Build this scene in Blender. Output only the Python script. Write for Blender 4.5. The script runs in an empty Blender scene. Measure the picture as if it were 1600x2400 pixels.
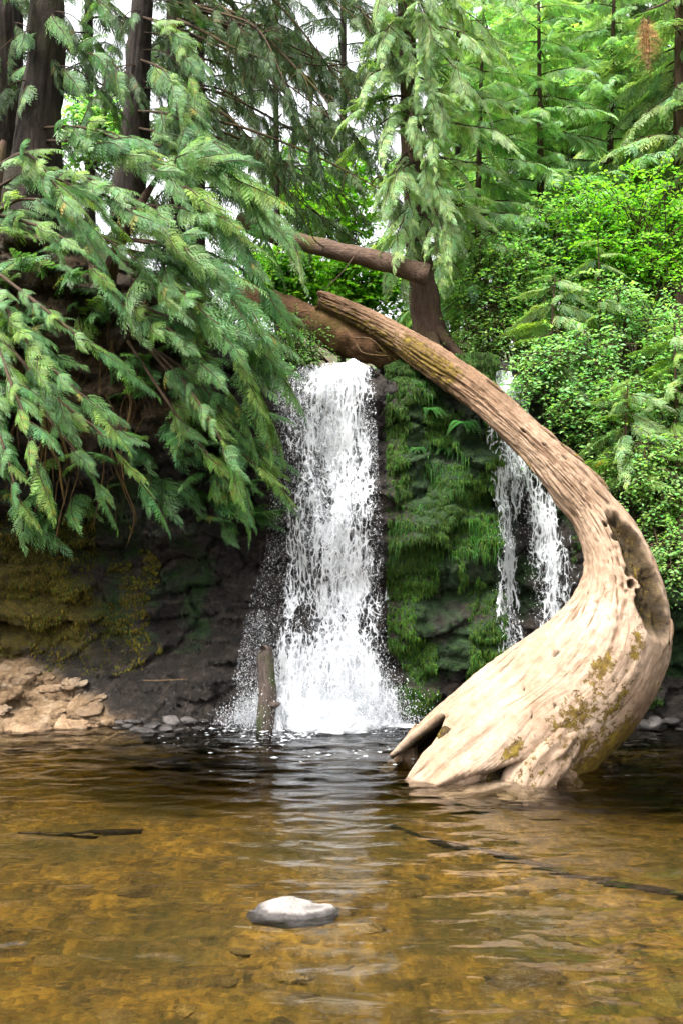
import bpy, math, random
import numpy as np
from mathutils import Vector, Matrix

R = math.radians
sc = bpy.context.scene
COL = sc.collection

# ------------------------------------------------------------------ camera
F = 2133.0            # focal length in photograph pixels (2400 tall)
CAMZ = 1.7
PITCH = math.atan(50 / F)
cam_d = bpy.data.cameras.new('camera')
cam_d.sensor_fit = 'VERTICAL'
cam_d.sensor_height = 36
cam_d.lens = 36 * F / 2400
cam_d.clip_end = 500
cam_d.clip_start = 0.05
cam = bpy.data.objects.new('camera', cam_d)
COL.objects.link(cam)
cam.location = (0, 0, CAMZ)
cam.rotation_euler = (R(90) + PITCH, 0, 0)
sc.camera = cam

# ------------------------------------------------------------------ sky, sun, exposure
SUN_EL, SUN_AZ = R(64), R(232)        # azimuth from +Y clockwise: behind the camera, a little to its left
world = bpy.data.worlds.new('World')
sc.world = world
world.use_nodes = True
wn = world.node_tree.nodes
wl = world.node_tree.links
bg = wn['Background']
sky = wn.new('ShaderNodeTexSky')
sky.sky_type = 'NISHITA'
sky.sun_disc = False
sky.sun_elevation = SUN_EL
sky.sun_rotation = SUN_AZ
sky.air_density = 1.0
sky.dust_density = 6.0
sky.ozone_density = 1.0
hsv = wn.new('ShaderNodeHueSaturation')
hsv.inputs['Saturation'].default_value = 0.12     # thin overcast: nearly white sky
wl.new(sky.outputs[0], hsv.inputs['Color'])
wl.new(hsv.outputs[0], bg.inputs['Color'])
bg.inputs['Strength'].default_value = 0.15
sun_d = bpy.data.lights.new('sun', 'SUN')
sun_d.energy = 1.3
sun_d.angle = R(14)
sun_d.color = (1.0, 0.95, 0.88)
sun = bpy.data.objects.new('sun', sun_d)
COL.objects.link(sun)
sd = Vector((math.sin(SUN_AZ) * math.cos(SUN_EL), math.cos(SUN_AZ) * math.cos(SUN_EL), math.sin(SUN_EL)))
sun.rotation_euler = sd.to_track_quat('Z', 'Y').to_euler()
sun.location = (0, -3, 12)

sc.view_settings.view_transform = 'Standard'
sc.view_settings.look = 'None'
sc.view_settings.exposure = 2.15
sc.view_settings.gamma = 1.0
sc.render.engine = 'CYCLES'
cy = sc.cycles
cy.use_denoising = True
cy.max_bounces = 8
cy.diffuse_bounces = 4
cy.glossy_bounces = 3
cy.transmission_bounces = 4
cy.transparent_max_bounces = 24
cy.volume_bounces = 0
cy.caustics_reflective = False
cy.caustics_refractive = True
cy.blur_glossy = 0.3
cy.use_adaptive_sampling = True
cy.adaptive_threshold = 0.02


# ------------------------------------------------------------------ helpers
def at(px, py, Y):
    """photograph pixel + distance -> world point"""
    cx, cyy = (px - 800) / F, (1200 - py) / F
    t = Y / (math.cos(PITCH) - cyy * math.sin(PITCH))
    return np.array([cx * t, Y, CAMZ + t * (cyy * math.cos(PITCH) + math.sin(PITCH))])


def _h(ix, iy, iz, seed):
    n = (ix.astype(np.int64) * 374761393 + iy.astype(np.int64) * 668265263 + iz.astype(np.int64) * 2147483647 + seed * 974634777) & 0xFFFFFFFF
    n = ((n ^ (n >> 13)) * 1274126177) & 0xFFFFFFFF
    n = ((n ^ (n >> 16)) * 2246822519) & 0xFFFFFFFF
    return ((n ^ (n >> 15)) & 0xFFFFFF) / float(0xFFFFFF)


def vnoise(x, y, z, seed=0):
    x, y, z = np.broadcast_arrays(np.asarray(x, float), np.asarray(y, float), np.asarray(z, float))
    ix, iy, iz = np.floor(x).astype(np.int64), np.floor(y).astype(np.int64), np.floor(z).astype(np.int64)
    fx, fy, fz = x - ix, y - iy, z - iz
    fx, fy, fz = fx * fx * (3 - 2 * fx), fy * fy * (3 - 2 * fy), fz * fz * (3 - 2 * fz)
    r = 0
    for a in (0, 1):
        for b in (0, 1):
            for c in (0, 1):
                w = (fx if a else 1 - fx) * (fy if b else 1 - fy) * (fz if c else 1 - fz)
                r = r + w * _h(ix + a, iy + b, iz + c, seed)
    return r * 2 - 1


def fbm(x, y, z, seed=0, octv=4, gain=0.5):
    r, a = 0, 1.0
    for o in range(octv):
        k = 2.03 ** o
        r = r + a * vnoise(np.asarray(x) * k + 17.3 * o, np.asarray(y) * k + 5.1 * o, np.asarray(z) * k - 9.7 * o, seed + o)
        a *= gain
    return r


def sstep(a, b, x):
    t = np.clip((np.asarray(x, float) - a) / (b - a), 0, 1)
    return t * t * (3 - 2 * t)


def mesh_np(name, V, faces, mats, mat_idx=None, smooth=True, attrs=None):
    """faces: list of int arrays (n,k)"""
    me = bpy.data.meshes.new(name)
    V = np.asarray(V, np.float32)
    faces = [np.asarray(f, np.int32) for f in faces if len(f)]
    me.vertices.add(len(V))
    me.vertices.foreach_set('co', V.ravel())
    loops = np.concatenate([f.ravel() for f in faces])
    sizes = np.concatenate([np.full(len(f), f.shape[1], np.int32) for f in faces])
    starts = np.concatenate([[0], np.cumsum(sizes)[:-1]]).astype(np.int32)
    me.loops.add(len(loops))
    me.loops.foreach_set('vertex_index', loops)
    me.polygons.add(len(sizes))
    me.polygons.foreach_set('loop_start', starts)
    for m in (mats if isinstance(mats, (list, tuple)) else [mats]):
        me.materials.append(m)
    if mat_idx is not None:
        me.polygons.foreach_set('material_index', np.asarray(mat_idx, np.int32))
    me.polygons.foreach_set('use_smooth', np.full(len(sizes), smooth, bool))
    me.update(calc_edges=True)
    if attrs:
        for k, v in attrs.items():
            v = np.asarray(v, np.float32)
            if v.ndim == 1:
                a = me.attributes.new(k, 'FLOAT', 'POINT')
                a.data.foreach_set('value', v)
            else:
                a = me.color_attributes.new(k, 'FLOAT_COLOR', 'POINT')
                c = np.ones((len(v), 4), np.float32)
                c[:, :3] = v
                a.data.foreach_set('color', c.ravel())
    return me


def obj(name, me, parent=None, **props):
    o = bpy.data.objects.new(name, me)
    COL.objects.link(o)
    if parent is not None:
        o.parent = parent
    for k, v in props.items():
        o[k] = v
    return o


def thing(name, label, cat, loc=(0, 0, 0), group=None):
    o = bpy.data.objects.new(name, None)
    COL.objects.link(o)
    o.location = loc
    o.empty_display_size = 0.1
    o['label'] = label
    o['category'] = cat
    if group:
        o['group'] = group
    return o


def rel(o, parent):
    """parent o (given in world coordinates) under an un-rotated Empty"""
    o.parent = parent
    o.matrix_parent_inverse = Matrix.Translation(parent.location).inverted()
    return o


def grid_faces(nr, nc, wrap=False):
    r = np.arange(nr - 1)[:, None]
    c = np.arange(nc if wrap else nc - 1)[None, :]
    c2 = (c + 1) % nc
    a = r * nc + c
    b = r * nc + c2
    d = (r + 1) * nc + c
    e = (r + 1) * nc + c2
    return np.stack([a, b, e, d], -1).reshape(-1, 4)


def catmull(P, n):
    P = np.asarray(P, float)
    m = len(P)
    t = np.linspace(0, m - 1, n)
    i = np.clip(np.floor(t).astype(int), 0, m - 2)
    f = (t - i)[:, None]
    g = lambda k: P[np.clip(k, 0, m - 1)]
    p0, p1, p2, p3 = g(i - 1), g(i), g(i + 1), g(i + 2)
    return 0.5 * ((2 * p1) + (-p0 + p2) * f + (2 * p0 - 5 * p1 + 4 * p2 - p3) * f ** 2 + (-p0 + 3 * p1 - 3 * p2 + p3) * f ** 3)


def frames(P, ref=(0, -1, 0)):
    T = np.gradient(P, axis=0)
    T /= np.linalg.norm(T, axis=1)[:, None] + 1e-9
    if ref is None:          # face the side from which the thing is seen
        q = np.array([0, 0, CAMZ]) - P
        q /= np.linalg.norm(q, axis=1)[:, None]
        N = q - (T * q).sum(1)[:, None] * T
        ref = (0, -1, 0)
    ref = np.array(ref, float)
    N = ref[None, :] - (T @ ref)[:, None] * T if 'N' not in dir() else N
    bad = np.linalg.norm(N, axis=1) < 0.05
    if bad.any():
        r2 = np.array([0.3, 0.2, 0.9])
        N[bad] = r2[None, :] - (T[bad] @ r2)[:, None] * T[bad]
    N /= np.linalg.norm(N, axis=1)[:, None]
    B = np.cross(T, N)
    return T, N, B


def tube_geo(P, rad, segs=8, rough=0.0, seed=0, cap=True, ref=(0, -1, 0), fr=6.0, ridge=0.0):
    P = np.asarray(P, float)
    n = len(P)
    rad = np.broadcast_to(np.asarray(rad, float), (n,))
    T, N, B = frames(P, ref)
    th = np.linspace(0, 2 * np.pi, segs, endpoint=False)
    dirs = np.cos(th)[None, :, None] * N[:, None, :] + np.sin(th)[None, :, None] * B[:, None, :]
    V = P[:, None, :] + rad[:, None, None] * dirs
    if rough:
        d = fbm(V[..., 0] * fr, V[..., 1] * fr, V[..., 2] * fr * 0.5, seed, 3)
        V = V + dirs * (d * rough * rad[:, None])[..., None]
    if ridge:
        d = 1 - 2 * np.abs(vnoise(np.cos(th)[None, :] * 7, np.sin(th)[None, :] * 7, V[..., 2] * 1.3, seed + 3)) + 0.5 * vnoise(np.cos(th)[None, :] * 18, np.sin(th)[None, :] * 18, V[..., 2] * 3, seed + 4)
        V = V + dirs * (d * ridge * rad[:, None])[..., None]
    V = V.reshape(-1, 3)
    fc = [grid_faces(n, segs, True)]
    if cap:
        V = np.vstack([V, P[0], P[-1]])
        a = np.arange(segs)
        b = (a + 1) % segs
        fc.append(np.stack([b, a, np.full(segs, n * segs)], -1))
        fc.append(np.stack([a + (n - 1) * segs, b + (n - 1) * segs, np.full(segs, n * segs + 1)], -1))
    return V, fc


def join(parts):
    """parts: list of (V, [faces], matindex, tint or None) -> V, faces(list), mat_idx, tint"""
    Vs, q, t, qm, tm, tint = [], [], [], [], [], []
    off = 0
    for V, fc, m, c in parts:
        Vs.append(V)
        tint.append(np.broadcast_to(np.asarray(c if c is not None else (1, 1, 1), float), (len(V), 3)))
        for f in fc:
            if len(f) == 0:
                continue
            f = np.asarray(f) + off
            if f.shape[1] == 4:
                q.append(f); qm.append(np.full(len(f), m))
            else:
                t.append(f); tm.append(np.full(len(f), m))
        off += len(V)
    faces, mi = [], []
    if q:
        faces.append(np.concatenate(q)); mi.append(np.concatenate(qm))
    if t:
        faces.append(np.concatenate(t)); mi.append(np.concatenate(tm))
    return np.vstack(Vs), faces, np.concatenate(mi), np.vstack(tint)


# ------------------------------------------------------------------ materials
class NT:
    def __init__(self, name):
        self.m = bpy.data.materials.new(name)
        self.m.use_nodes = True
        self.t = self.m.node_tree
        self.n = self.t.nodes
        self.l = self.t.links
        self.p = self.n.get('Principled BSDF')
        self.out = self.n.get('Material Output')

    def new(self, typ, **kw):
        nd = self.n.new(typ)
        for k, v in kw.items():
            if k.startswith('_'):
                setattr(nd, k[1:], v)
            else:
                key = int(k[1:]) if (k[0] == 'i' and k[1:].isdigit()) else k
                s = nd.inputs[key]
                if hasattr(v, 'is_linked'):
                    self.l.new(v, s)
                else:
                    s.default_value = v
        return nd

    def pos(self, scale=(1, 1, 1), obj_space=False):
        if obj_space:
            s = self.new('ShaderNodeTexCoord').outputs['Object']
        else:
            s = self.new('ShaderNodeNewGeometry').outputs['Position']
        mp = self.new('ShaderNodeMapping')
        self.l.new(s, mp.inputs['Vector'])
        mp.inputs['Scale'].default_value = scale
        return mp.outputs[0]

    def noise(self, scale, detail=4, rough=0.55, vec=None, dist=0.0):
        nd = self.new('ShaderNodeTexNoise', Scale=scale, Detail=detail, Roughness=rough, Distortion=dist)
        if vec is not None:
            self.l.new(vec, nd.inputs['Vector'])
        return nd.outputs['Fac']

    def ramp(self, fac, stops):
        nd = self.new('ShaderNodeValToRGB')
        self.l.new(fac, nd.inputs['Fac'])
        el = nd.color_ramp.elements
        while len(el) < len(stops):
            el.new(0.5)
        for e, (p, c) in zip(el, stops):
            e.position = p
            e.color = (c[0], c[1], c[2], 1) if hasattr(c, '__len__') else (c, c, c, 1)
        return nd.outputs['Color']

    def mix(self, fac, a, b, blend='MIX'):
        nd = self.new('ShaderNodeMix', _data_type='RGBA', _blend_type=blend)
        for s, v in ((nd.inputs[0], fac), (nd.inputs[6], a), (nd.inputs[7], b)):
            if hasattr(v, 'is_linked'):
                self.l.new(v, s)
            elif hasattr(v, '__len__'):
                s.default_value = (v[0], v[1], v[2], 1)
            elif s.type == 'RGBA':
                s.default_value = (v, v, v, 1)
            else:
                s.default_value = v
        return nd.outputs[2]

    def math(self, op, a, b=0.0, c=0.0, clamp=False):
        nd = self.new('ShaderNodeMath', _operation=op, _use_clamp=clamp)
        for s, v in zip(nd.inputs, (a, b, c)):
            if hasattr(v, 'is_linked'):
                self.l.new(v, s)
            else:
                s.default_value = v
        return nd.outputs[0]

    def attr(self, name, out='Fac'):
        return self.new('ShaderNodeAttribute', _attribute_name=name).outputs[out]

    def bump(self, h, strength=0.5, dist=0.02, normal=None):
        nd = self.new('ShaderNodeBump', Strength=strength, Distance=dist)
        self.l.new(h, nd.inputs['Height'])
        if normal is not None:
            self.l.new(normal, nd.inputs['Normal'])
        return nd.outputs[0]

    def set(self, **kw):
        for k, v in kw.items():
            s = self.p.inputs[k]
            if hasattr(v, 'is_linked'):
                self.l.new(v, s)
            elif hasattr(v, '__len__') and len(v) == 3 and s.type == 'RGBA':
                s.default_value = (*v, 1)
            else:
                s.default_value = v
        return self.m


def leaf_mat(name, c0, c1, trans=0.35, rough=0.5, tcol=None, spec=0.35):
    m = NT(name)
    rnd = m.new('ShaderNodeObjectInfo').outputs['Random']
    base = m.mix(rnd, c0, c1)
    tint = m.attr('tint', 'Color')
    col = m.mix(1.0, base, tint, 'MULTIPLY')
    m.set(**{'Base Color': col, 'Roughness': rough, 'Specular IOR Level': spec})
    tr = m.new('ShaderNodeBsdfTranslucent')
    tc = m.mix(1.0, col, tcol or (1.35, 1.45, 0.6), 'MULTIPLY')
    m.l.new(tc, tr.inputs['Color'])
    mx = m.new('ShaderNodeMixShader')
    mx.inputs[0].default_value = trans
    m.l.new(m.p.outputs[0], mx.inputs[1])
    m.l.new(tr.outputs[0], mx.inputs[2])
    m.l.new(mx.outputs[0], m.out.inputs['Surface'])
    return m.m


def bark_mat(name, c0, c1, moss=(0.08, 0.075, 0.012), moss_amt=0.45, stretch=(6, 6, 1.0), bumps=0.6, wobble=30):
    m = NT(name)
    p = m.pos(stretch)
    n1 = m.noise(3.0, 6, 0.6, p)
    n2 = m.noise(7.0, 5, 0.65, p, 0.4)
    col = m.ramp(n2, [(0.3, c0), (0.7, c1)])
    pm = m.pos()
    nm = m.noise(2.2, 5, 0.6, pm)
    mk = m.ramp(nm, [(0.62 - 0.3 * moss_amt, 0.0), (0.72 - 0.2 * moss_amt, 1.0)])
    mk = m.math('MULTIPLY', mk, moss_amt * 1.6, clamp=True)
    col = m.mix(mk, col, moss)
    h = m.math('ADD', n2, m.math('MULTIPLY', m.noise(wobble, 4, 0.6, pm), 0.4))
    return m.set(**{'Base Color': col, 'Roughness': 0.85, 'Specular IOR Level': 0.2, 'Normal': m.bump(h, bumps, 0.03)})


CEDAR = leaf_mat('cedar_foliage', (0.060, 0.175, 0.055), (0.155, 0.280, 0.115), 0.42)
CEDARP = leaf_mat('pale_cedar_foliage', (0.19, 0.31, 0.15), (0.28, 0.41, 0.20), 0.48)
HEMP = leaf_mat('light_hemlock_foliage', (0.18, 0.35, 0.16), (0.28, 0.46, 0.24), 0.48)  # paleness put into the colour in place of bright haze on far trees
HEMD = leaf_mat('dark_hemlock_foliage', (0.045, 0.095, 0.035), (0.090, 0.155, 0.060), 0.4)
SHRB = leaf_mat('bright_shrub_leaf', (0.16, 0.42, 0.035), (0.20, 0.46, 0.04), 0.5)
SHRL = leaf_mat('pale_shrub_leaf', (0.19, 0.42, 0.14), (0.25, 0.48, 0.18), 0.5)
SHRM = leaf_mat('green_shrub_leaf', (0.15, 0.34, 0.095), (0.20, 0.41, 0.11), 0.5)
FERN = leaf_mat('fern_leaf', (0.030, 0.170, 0.025), (0.050, 0.220, 0.030), 0.4)
MOSSG = leaf_mat('hanging_moss', (0.030, 0.080, 0.006), (0.042, 0.100, 0.008), 0.4, 0.8)
DEADL = leaf_mat('dead_foliage', (0.32, 0.19, 0.09), (0.36, 0.22, 0.11), 0.3, 0.8, (1.2, 1.0, 0.7))
TWIG = bark_mat('twig_bark', (0.025, 0.016, 0.009), (0.075, 0.045, 0.025), moss_amt=0.2)
MTWIG = bark_mat('mossy_branch', (0.025, 0.016, 0.009), (0.07, 0.045, 0.02), moss=(0.07, 0.055, 0.010), moss_amt=0.5)
BARK = bark_mat('conifer_bark', (0.006, 0.0042, 0.003), (0.028, 0.018, 0.012), moss=(0.022, 0.020, 0.005), moss_amt=0.4)
CBARK = bark_mat('cedar_bark', (0.030, 0.018, 0.012), (0.12, 0.072, 0.050), moss_amt=0.25, stretch=(9, 9, 0.8))
LOGB = bark_mat('fallen_log_bark', (0.035, 0.021, 0.014), (0.15, 0.095, 0.066), moss_amt=0.35, stretch=(2, 9, 9))
ROOTM = bark_mat('root_bark', (0.035, 0.020, 0.009), (0.12, 0.070, 0.030), moss=(0.10, 0.065, 0.010), moss_amt=0.5)


def cliff_mat():
    m = NT('wet_rock_and_moss')
    p = m.pos((1, 1, 1.6))
    n1 = m.noise(1.6, 8, 0.62, p)
    n2 = m.noise(9, 8, 0.7, p, 0.6)
    vor = m.new('ShaderNodeTexVoronoi', Scale=5.0, _feature='DISTANCE_TO_EDGE')
    m.l.new(m.new('ShaderNodeVectorMath', _operation='ADD', i0=p, i1=m.new('ShaderNodeTexNoise', Scale=3.0).outputs['Color']).outputs[0], vor.inputs['Vector'])
    rock = m.ramp(n2, [(0.3, (0.006, 0.005, 0.004)), (0.52, (0.024, 0.018, 0.014)), (0.75, (0.10, 0.078, 0.060))])
    pale = m.ramp(n2, [(0.3, (0.08, 0.045, 0.02)), (0.52, (0.26, 0.165, 0.085)), (0.75, (0.52, 0.41, 0.29))])
    c = m.mix(m.attr('pale'), rock, pale)
    mossn = m.noise(14, 6, 0.7, m.pos())
    moss = m.ramp(mossn, [(0.3, (0.004, 0.012, 0.002)), (0.55, (0.014, 0.040, 0.006)), (0.78, (0.050, 0.090, 0.010))])
    olive = m.ramp(mossn, [(0.3, (0.025, 0.019, 0.003)), (0.55, (0.09, 0.066, 0.006)), (0.8, (0.19, 0.14, 0.012))])
    moss = m.mix(m.attr('olive'), moss, olive)
    mf = m.math('ADD', m.attr('moss'), m.math('MULTIPLY', m.math('SUBTRACT', n1, 0.5), 1.6))
    mf = m.ramp(mf, [(0.42, 0.0), (0.58, 1.0)])
    c = m.mix(mf, c, moss)
    soil = m.ramp(n2, [(0.3, (0.025, 0.015, 0.008)), (0.7, (0.10, 0.060, 0.025))])
    c = m.mix(m.attr('soil'), c, soil)
    h = m.math('ADD', n2, m.math('MULTIPLY', m.noise(45, 5, 0.7, p), 0.5))
    rough = m.mix(mf, m.mix(m.attr('pale'), 0.36, 0.8), 0.95)
    return m.set(**{'Base Color': c, 'Roughness': rough, 'Specular IOR Level': 0.4, 'Normal': m.bump(h, 1.0, 0.06)})


def floor_mat():
    m = NT('forest_floor')
    p = m.pos()
    n = m.noise(6, 8, 0.7, p)
    n2 = m.noise(1.2, 4, 0.6, p)
    c = m.ramp(n, [(0.3, (0.02, 0.014, 0.007)), (0.6, (0.075, 0.05, 0.022)), (0.8, (0.14, 0.10, 0.04))])
    g = m.ramp(n, [(0.3, (0.014, 0.035, 0.006)), (0.7, (0.06, 0.13, 0.02))])
    c = m.mix(m.ramp(n2, [(0.45, 0.0), (0.6, 1.0)]), c, g)
    return m.set(**{'Base Color': c, 'Roughness': 0.95, 'Normal': m.bump(n, 0.9, 0.06)})


def bed_mat():
    m = NT('amber_gravel')
    p = m.pos()
    v = m.new('ShaderNodeTexVoronoi', Scale=30.0)
    m.l.new(p, v.inputs['Vector'])
    pebble = m.new('ShaderNodeSeparateColor')
    m.l.new(v.outputs['Color'], pebble.inputs[0])
    n = m.noise(6.5, 9, 0.72, p, 0.3)
    nb = m.noise(1.3, 4, 0.55, p)
    c = m.ramp(m.math('ADD', m.math('MULTIPLY', pebble.outputs[0], 0.16), m.math('MULTIPLY', n, 0.9)),
               [(0.3, (0.010, 0.006, 0.0010)), (0.5, (0.11, 0.060, 0.004)), (0.68, (0.24, 0.130, 0.010)), (0.85, (0.34, 0.23, 0.06))])
    c = m.mix(m.ramp(nb, [(0.42, 0.0), (0.62, 0.75)]), c, (0.055, 0.040, 0.004))
    h = m.math('SUBTRACT', n, m.math('MULTIPLY', v.outputs['Distance'], 0.15))
    return m.set(**{'Base Color': c, 'Roughness': 0.8, 'Normal': m.bump(h, 0.8, 0.05)})


def stone_mat(name, c0, c1, c2, rough=0.8, sc_=5.0):
    m = NT(name)
    p = m.pos()
    rnd = m.new('ShaderNodeObjectInfo').outputs['Random']
    n = m.noise(sc_, 7, 0.65, p)
    c = m.ramp(n, [(0.3, c0), (0.52, c1), (0.75, c2)])
    c = m.mix(1.0, c, m.ramp(rnd, [(0.0, (0.6, 0.58, 0.55)), (1.0, (1.15, 1.12, 1.1))]), 'MULTIPLY')
    f = m.noise(sc_ * 9, 5, 0.7, p)
    c = m.mix(0.7, c, m.ramp(f, [(0.3, 0.45), (0.6, 1.25)]), 'MULTIPLY')
    return m.set(**{'Base Color': c, 'Roughness': rough, 'Normal': m.bump(m.math('ADD', n, m.math('MULTIPLY', f, 0.8)), 1.0, 0.03)})


def water_mat():
    m = NT('pool_water')
    p = m.pos((0.42, 1.0, 1))
    n1 = m.noise(7.0, 1, 0.4, p, 0.5)
    n2 = m.noise(15.0, 1, 0.4, m.pos((0.5, 1.0, 1)), 0.4)
    n3 = m.noise(0.9, 2, 0.5, m.pos())
    h = m.math('ADD', m.math('MULTIPLY', n1, 1.0), m.math('MULTIPLY', n2, 0.30))
    h = m.math('MULTIPLY', h, m.math('MULTIPLY', n3, 2.0))
    nrm = m.bump(h, 1.0, 0.024)
    gl = m.new('ShaderNodeBsdfGlass', Roughness=0.0, IOR=1.34)
    gl.inputs['Color'].default_value = (1, 1, 1, 1)
    m.l.new(nrm, gl.inputs['Normal'])
    m.l.new(gl.outputs[0], m.out.inputs['Surface'])
    va = m.new('ShaderNodeVolumeAbsorption', Density=1.25)
    va.inputs['Color'].default_value = (0.50, 0.46, 0.05, 1)
    m.l.new(va.outputs[0], m.out.inputs['Volume'])
    return m.m


def foam_mat(name, alpha=True, sx=1.0):
    m = NT(name)
    m.set(**{'Base Color': (0.86, 0.88, 0.90), 'Roughness': 0.35, 'Specular IOR Level': 0.4})
    tl = m.new('ShaderNodeBsdfTranslucent')
    tl.inputs['Color'].default_value = (0.9, 0.92, 0.95, 1)
    mx = m.new('ShaderNodeMixShader')
    mx.inputs[0].default_value = 0.35
    m.l.new(m.p.outputs[0], mx.inputs[1])
    m.l.new(tl.outputs[0], mx.inputs[2])
    last = mx.outputs[0]
    if alpha:
        p = m.pos((1.0 * sx, 1.0 * sx, 0.42 * sx))
        wn_ = m.new('ShaderNodeTexNoise', Scale=7.0, Detail=3)
        m.l.new(p, wn_.inputs['Vector'])
        wv = m.new('ShaderNodeVectorMath', _operation='MULTIPLY_ADD', i0=wn_.outputs['Color'], i1=(0.16, 0.16, 0.16), i2=p)
        v = m.new('ShaderNodeTexVoronoi', Scale=20.0, _feature='DISTANCE_TO_EDGE')
        m.l.new(wv.outputs[0], v.inputs['Vector'])
        lace = m.ramp(v.outputs['Distance'], [(0.01, 1.0), (0.16, 0.0)])
        n = m.noise(26, 6, 0.8, m.pos((1.0 * sx, 1.0 * sx, 0.20 * sx)), 0.3)
        n2 = m.noise(5, 4, 0.6, m.pos((1.5 * sx, 1.5 * sx, 0.25 * sx)))
        f = m.math('ADD', m.math('MULTIPLY', lace, 0.24), m.math('MULTIPLY', n, 1.15))
        f = m.math('ADD', f, m.math('MULTIPLY', m.math('SUBTRACT', n2, 0.5), 1.3))
        f = m.math('ADD', f, m.math('SUBTRACT', m.attr('dens'), 0.62))
        a = m.ramp(f, [(0.42, 0.0), (0.66, 1.0)])
        m.set(Normal=m.bump(f, 0.3, 0.01))
        tr = m.new('ShaderNodeBsdfTransparent')
        m2 = m.new('ShaderNodeMixShader')
        m.l.new(a, m2.inputs[0])
        m.l.new(tr.outputs[0], m2.inputs[1])
        m.l.new(last, m2.inputs[2])
        last = m2.outputs[0]
    m.l.new(last, m.out.inputs['Surface'])
    return m.m


def wood_mat():
    """weathered driftwood; attributes: groove (0..1), moss (0..1), bark (0..1, also painted shade on the lower flank), dark (0..1: rotten wood and painted shade in hollows, holes and the split)"""
    m = NT('weathered_driftwood')
    p = m.pos()
    g = m.attr('groove')
    n = m.noise(16, 7, 0.7, p)
    nl = m.noise(2.5, 5, 0.6, p)
    wood = m.ramp(m.math('ADD', m.math('MULTIPLY', n, 0.5), m.math('MULTIPLY', nl, 0.5)),
                  [(0.30, (0.17, 0.105, 0.060)), (0.5, (0.29, 0.208, 0.145)), (0.70, (0.38, 0.30, 0.228))])
    bark = m.ramp(m.math('ADD', m.math('MULTIPLY', n, 0.5), m.math('MULTIPLY', nl, 0.5)),
                  [(0.32, (0.055, 0.030, 0.014)), (0.5, (0.15, 0.088, 0.048)), (0.7, (0.28, 0.185, 0.120))])
    gv = m.attr('grain', 'Vector')
    fib = m.noise(75, 4, 0.6, gv, 0.2)
    fib2 = m.noise(28, 5, 0.6, gv, 0.35)
    c = m.mix(m.attr('bark'), wood, bark)
    streak = m.ramp(fib2, [(0.30, (0.62, 0.55, 0.50)), (0.48, (0.97, 0.95, 0.93)), (0.68, (1.12, 1.12, 1.1))])
    c = m.mix(0.9, c, streak, 'MULTIPLY')
    line = m.ramp(fib, [(0.33, 1.0), (0.42, 0.0)])
    c = m.mix(m.math('MULTIPLY', line, m.math('ADD', 0.25, m.math('MULTIPLY', m.attr('bark'), 0.55))), c, (0.10, 0.055, 0.028))
    chk = m.ramp(fib2, [(0.30, 0.9), (0.36, 0.0)])
    c = m.mix(chk, c, (0.05, 0.028, 0.014))
    gm = m.ramp(g, [(0.25, 0.0), (0.75, 1.0)])
    c = m.mix(m.math('MULTIPLY', gm, 0.85), c, (0.085, 0.045, 0.022))
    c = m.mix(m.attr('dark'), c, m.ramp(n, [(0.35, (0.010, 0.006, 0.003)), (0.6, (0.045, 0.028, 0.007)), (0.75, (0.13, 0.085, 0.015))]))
    mm = m.math('ADD', m.attr('moss'), m.math('MULTIPLY', m.math('SUBTRACT', m.noise(20, 8, 0.8, p), 0.5), 3.0))
    mm = m.ramp(mm, [(0.5, 0.0), (0.62, 1.0)])
    mc = m.ramp(n, [(0.3, (0.035, 0.018, 0.004)), (0.5, (0.10, 0.062, 0.008)), (0.7, (0.19, 0.135, 0.014))])
    c = m.mix(mm, c, mc)
    h = m.math('ADD', m.math('MULTIPLY', m.noise(60, 4, 0.7, p), 0.35), m.math('MULTIPLY', mm, 0.5))
    h = m.math('ADD', h, m.math('MULTIPLY', n, 0.3))
    h = m.math('ADD', h, m.math('MULTIPLY', m.math('ADD', fib, m.math('MULTIPLY', fib2, 1.5)), 0.6))
    return m.set(**{'Base Color': c, 'Roughness': 0.82, 'Specular IOR Level': 0.25, 'Normal': m.bump(h, 0.7, 0.015)})


M_CLIFF, M_FLOOR, M_BED, M_WATER, M_WOOD = cliff_mat(), floor_mat(), bed_mat(), water_mat(), wood_mat()
M_FALL = foam_mat('falling_white_water')
M_DROP = foam_mat('water_droplets', alpha=False)
M_BEDSTONE = stone_mat('amber_stone', (0.05, 0.03, 0.006), (0.15, 0.09, 0.018), (0.28, 0.18, 0.055))
M_PALE = stone_mat('pale_shore_stone', (0.10, 0.055, 0.025), (0.26, 0.17, 0.095), (0.46, 0.37, 0.27))
M_DARKST = stone_mat('dark_wet_stone', (0.03, 0.027, 0.025), (0.09, 0.08, 0.075), (0.22, 0.20, 0.19), 0.4)

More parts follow.
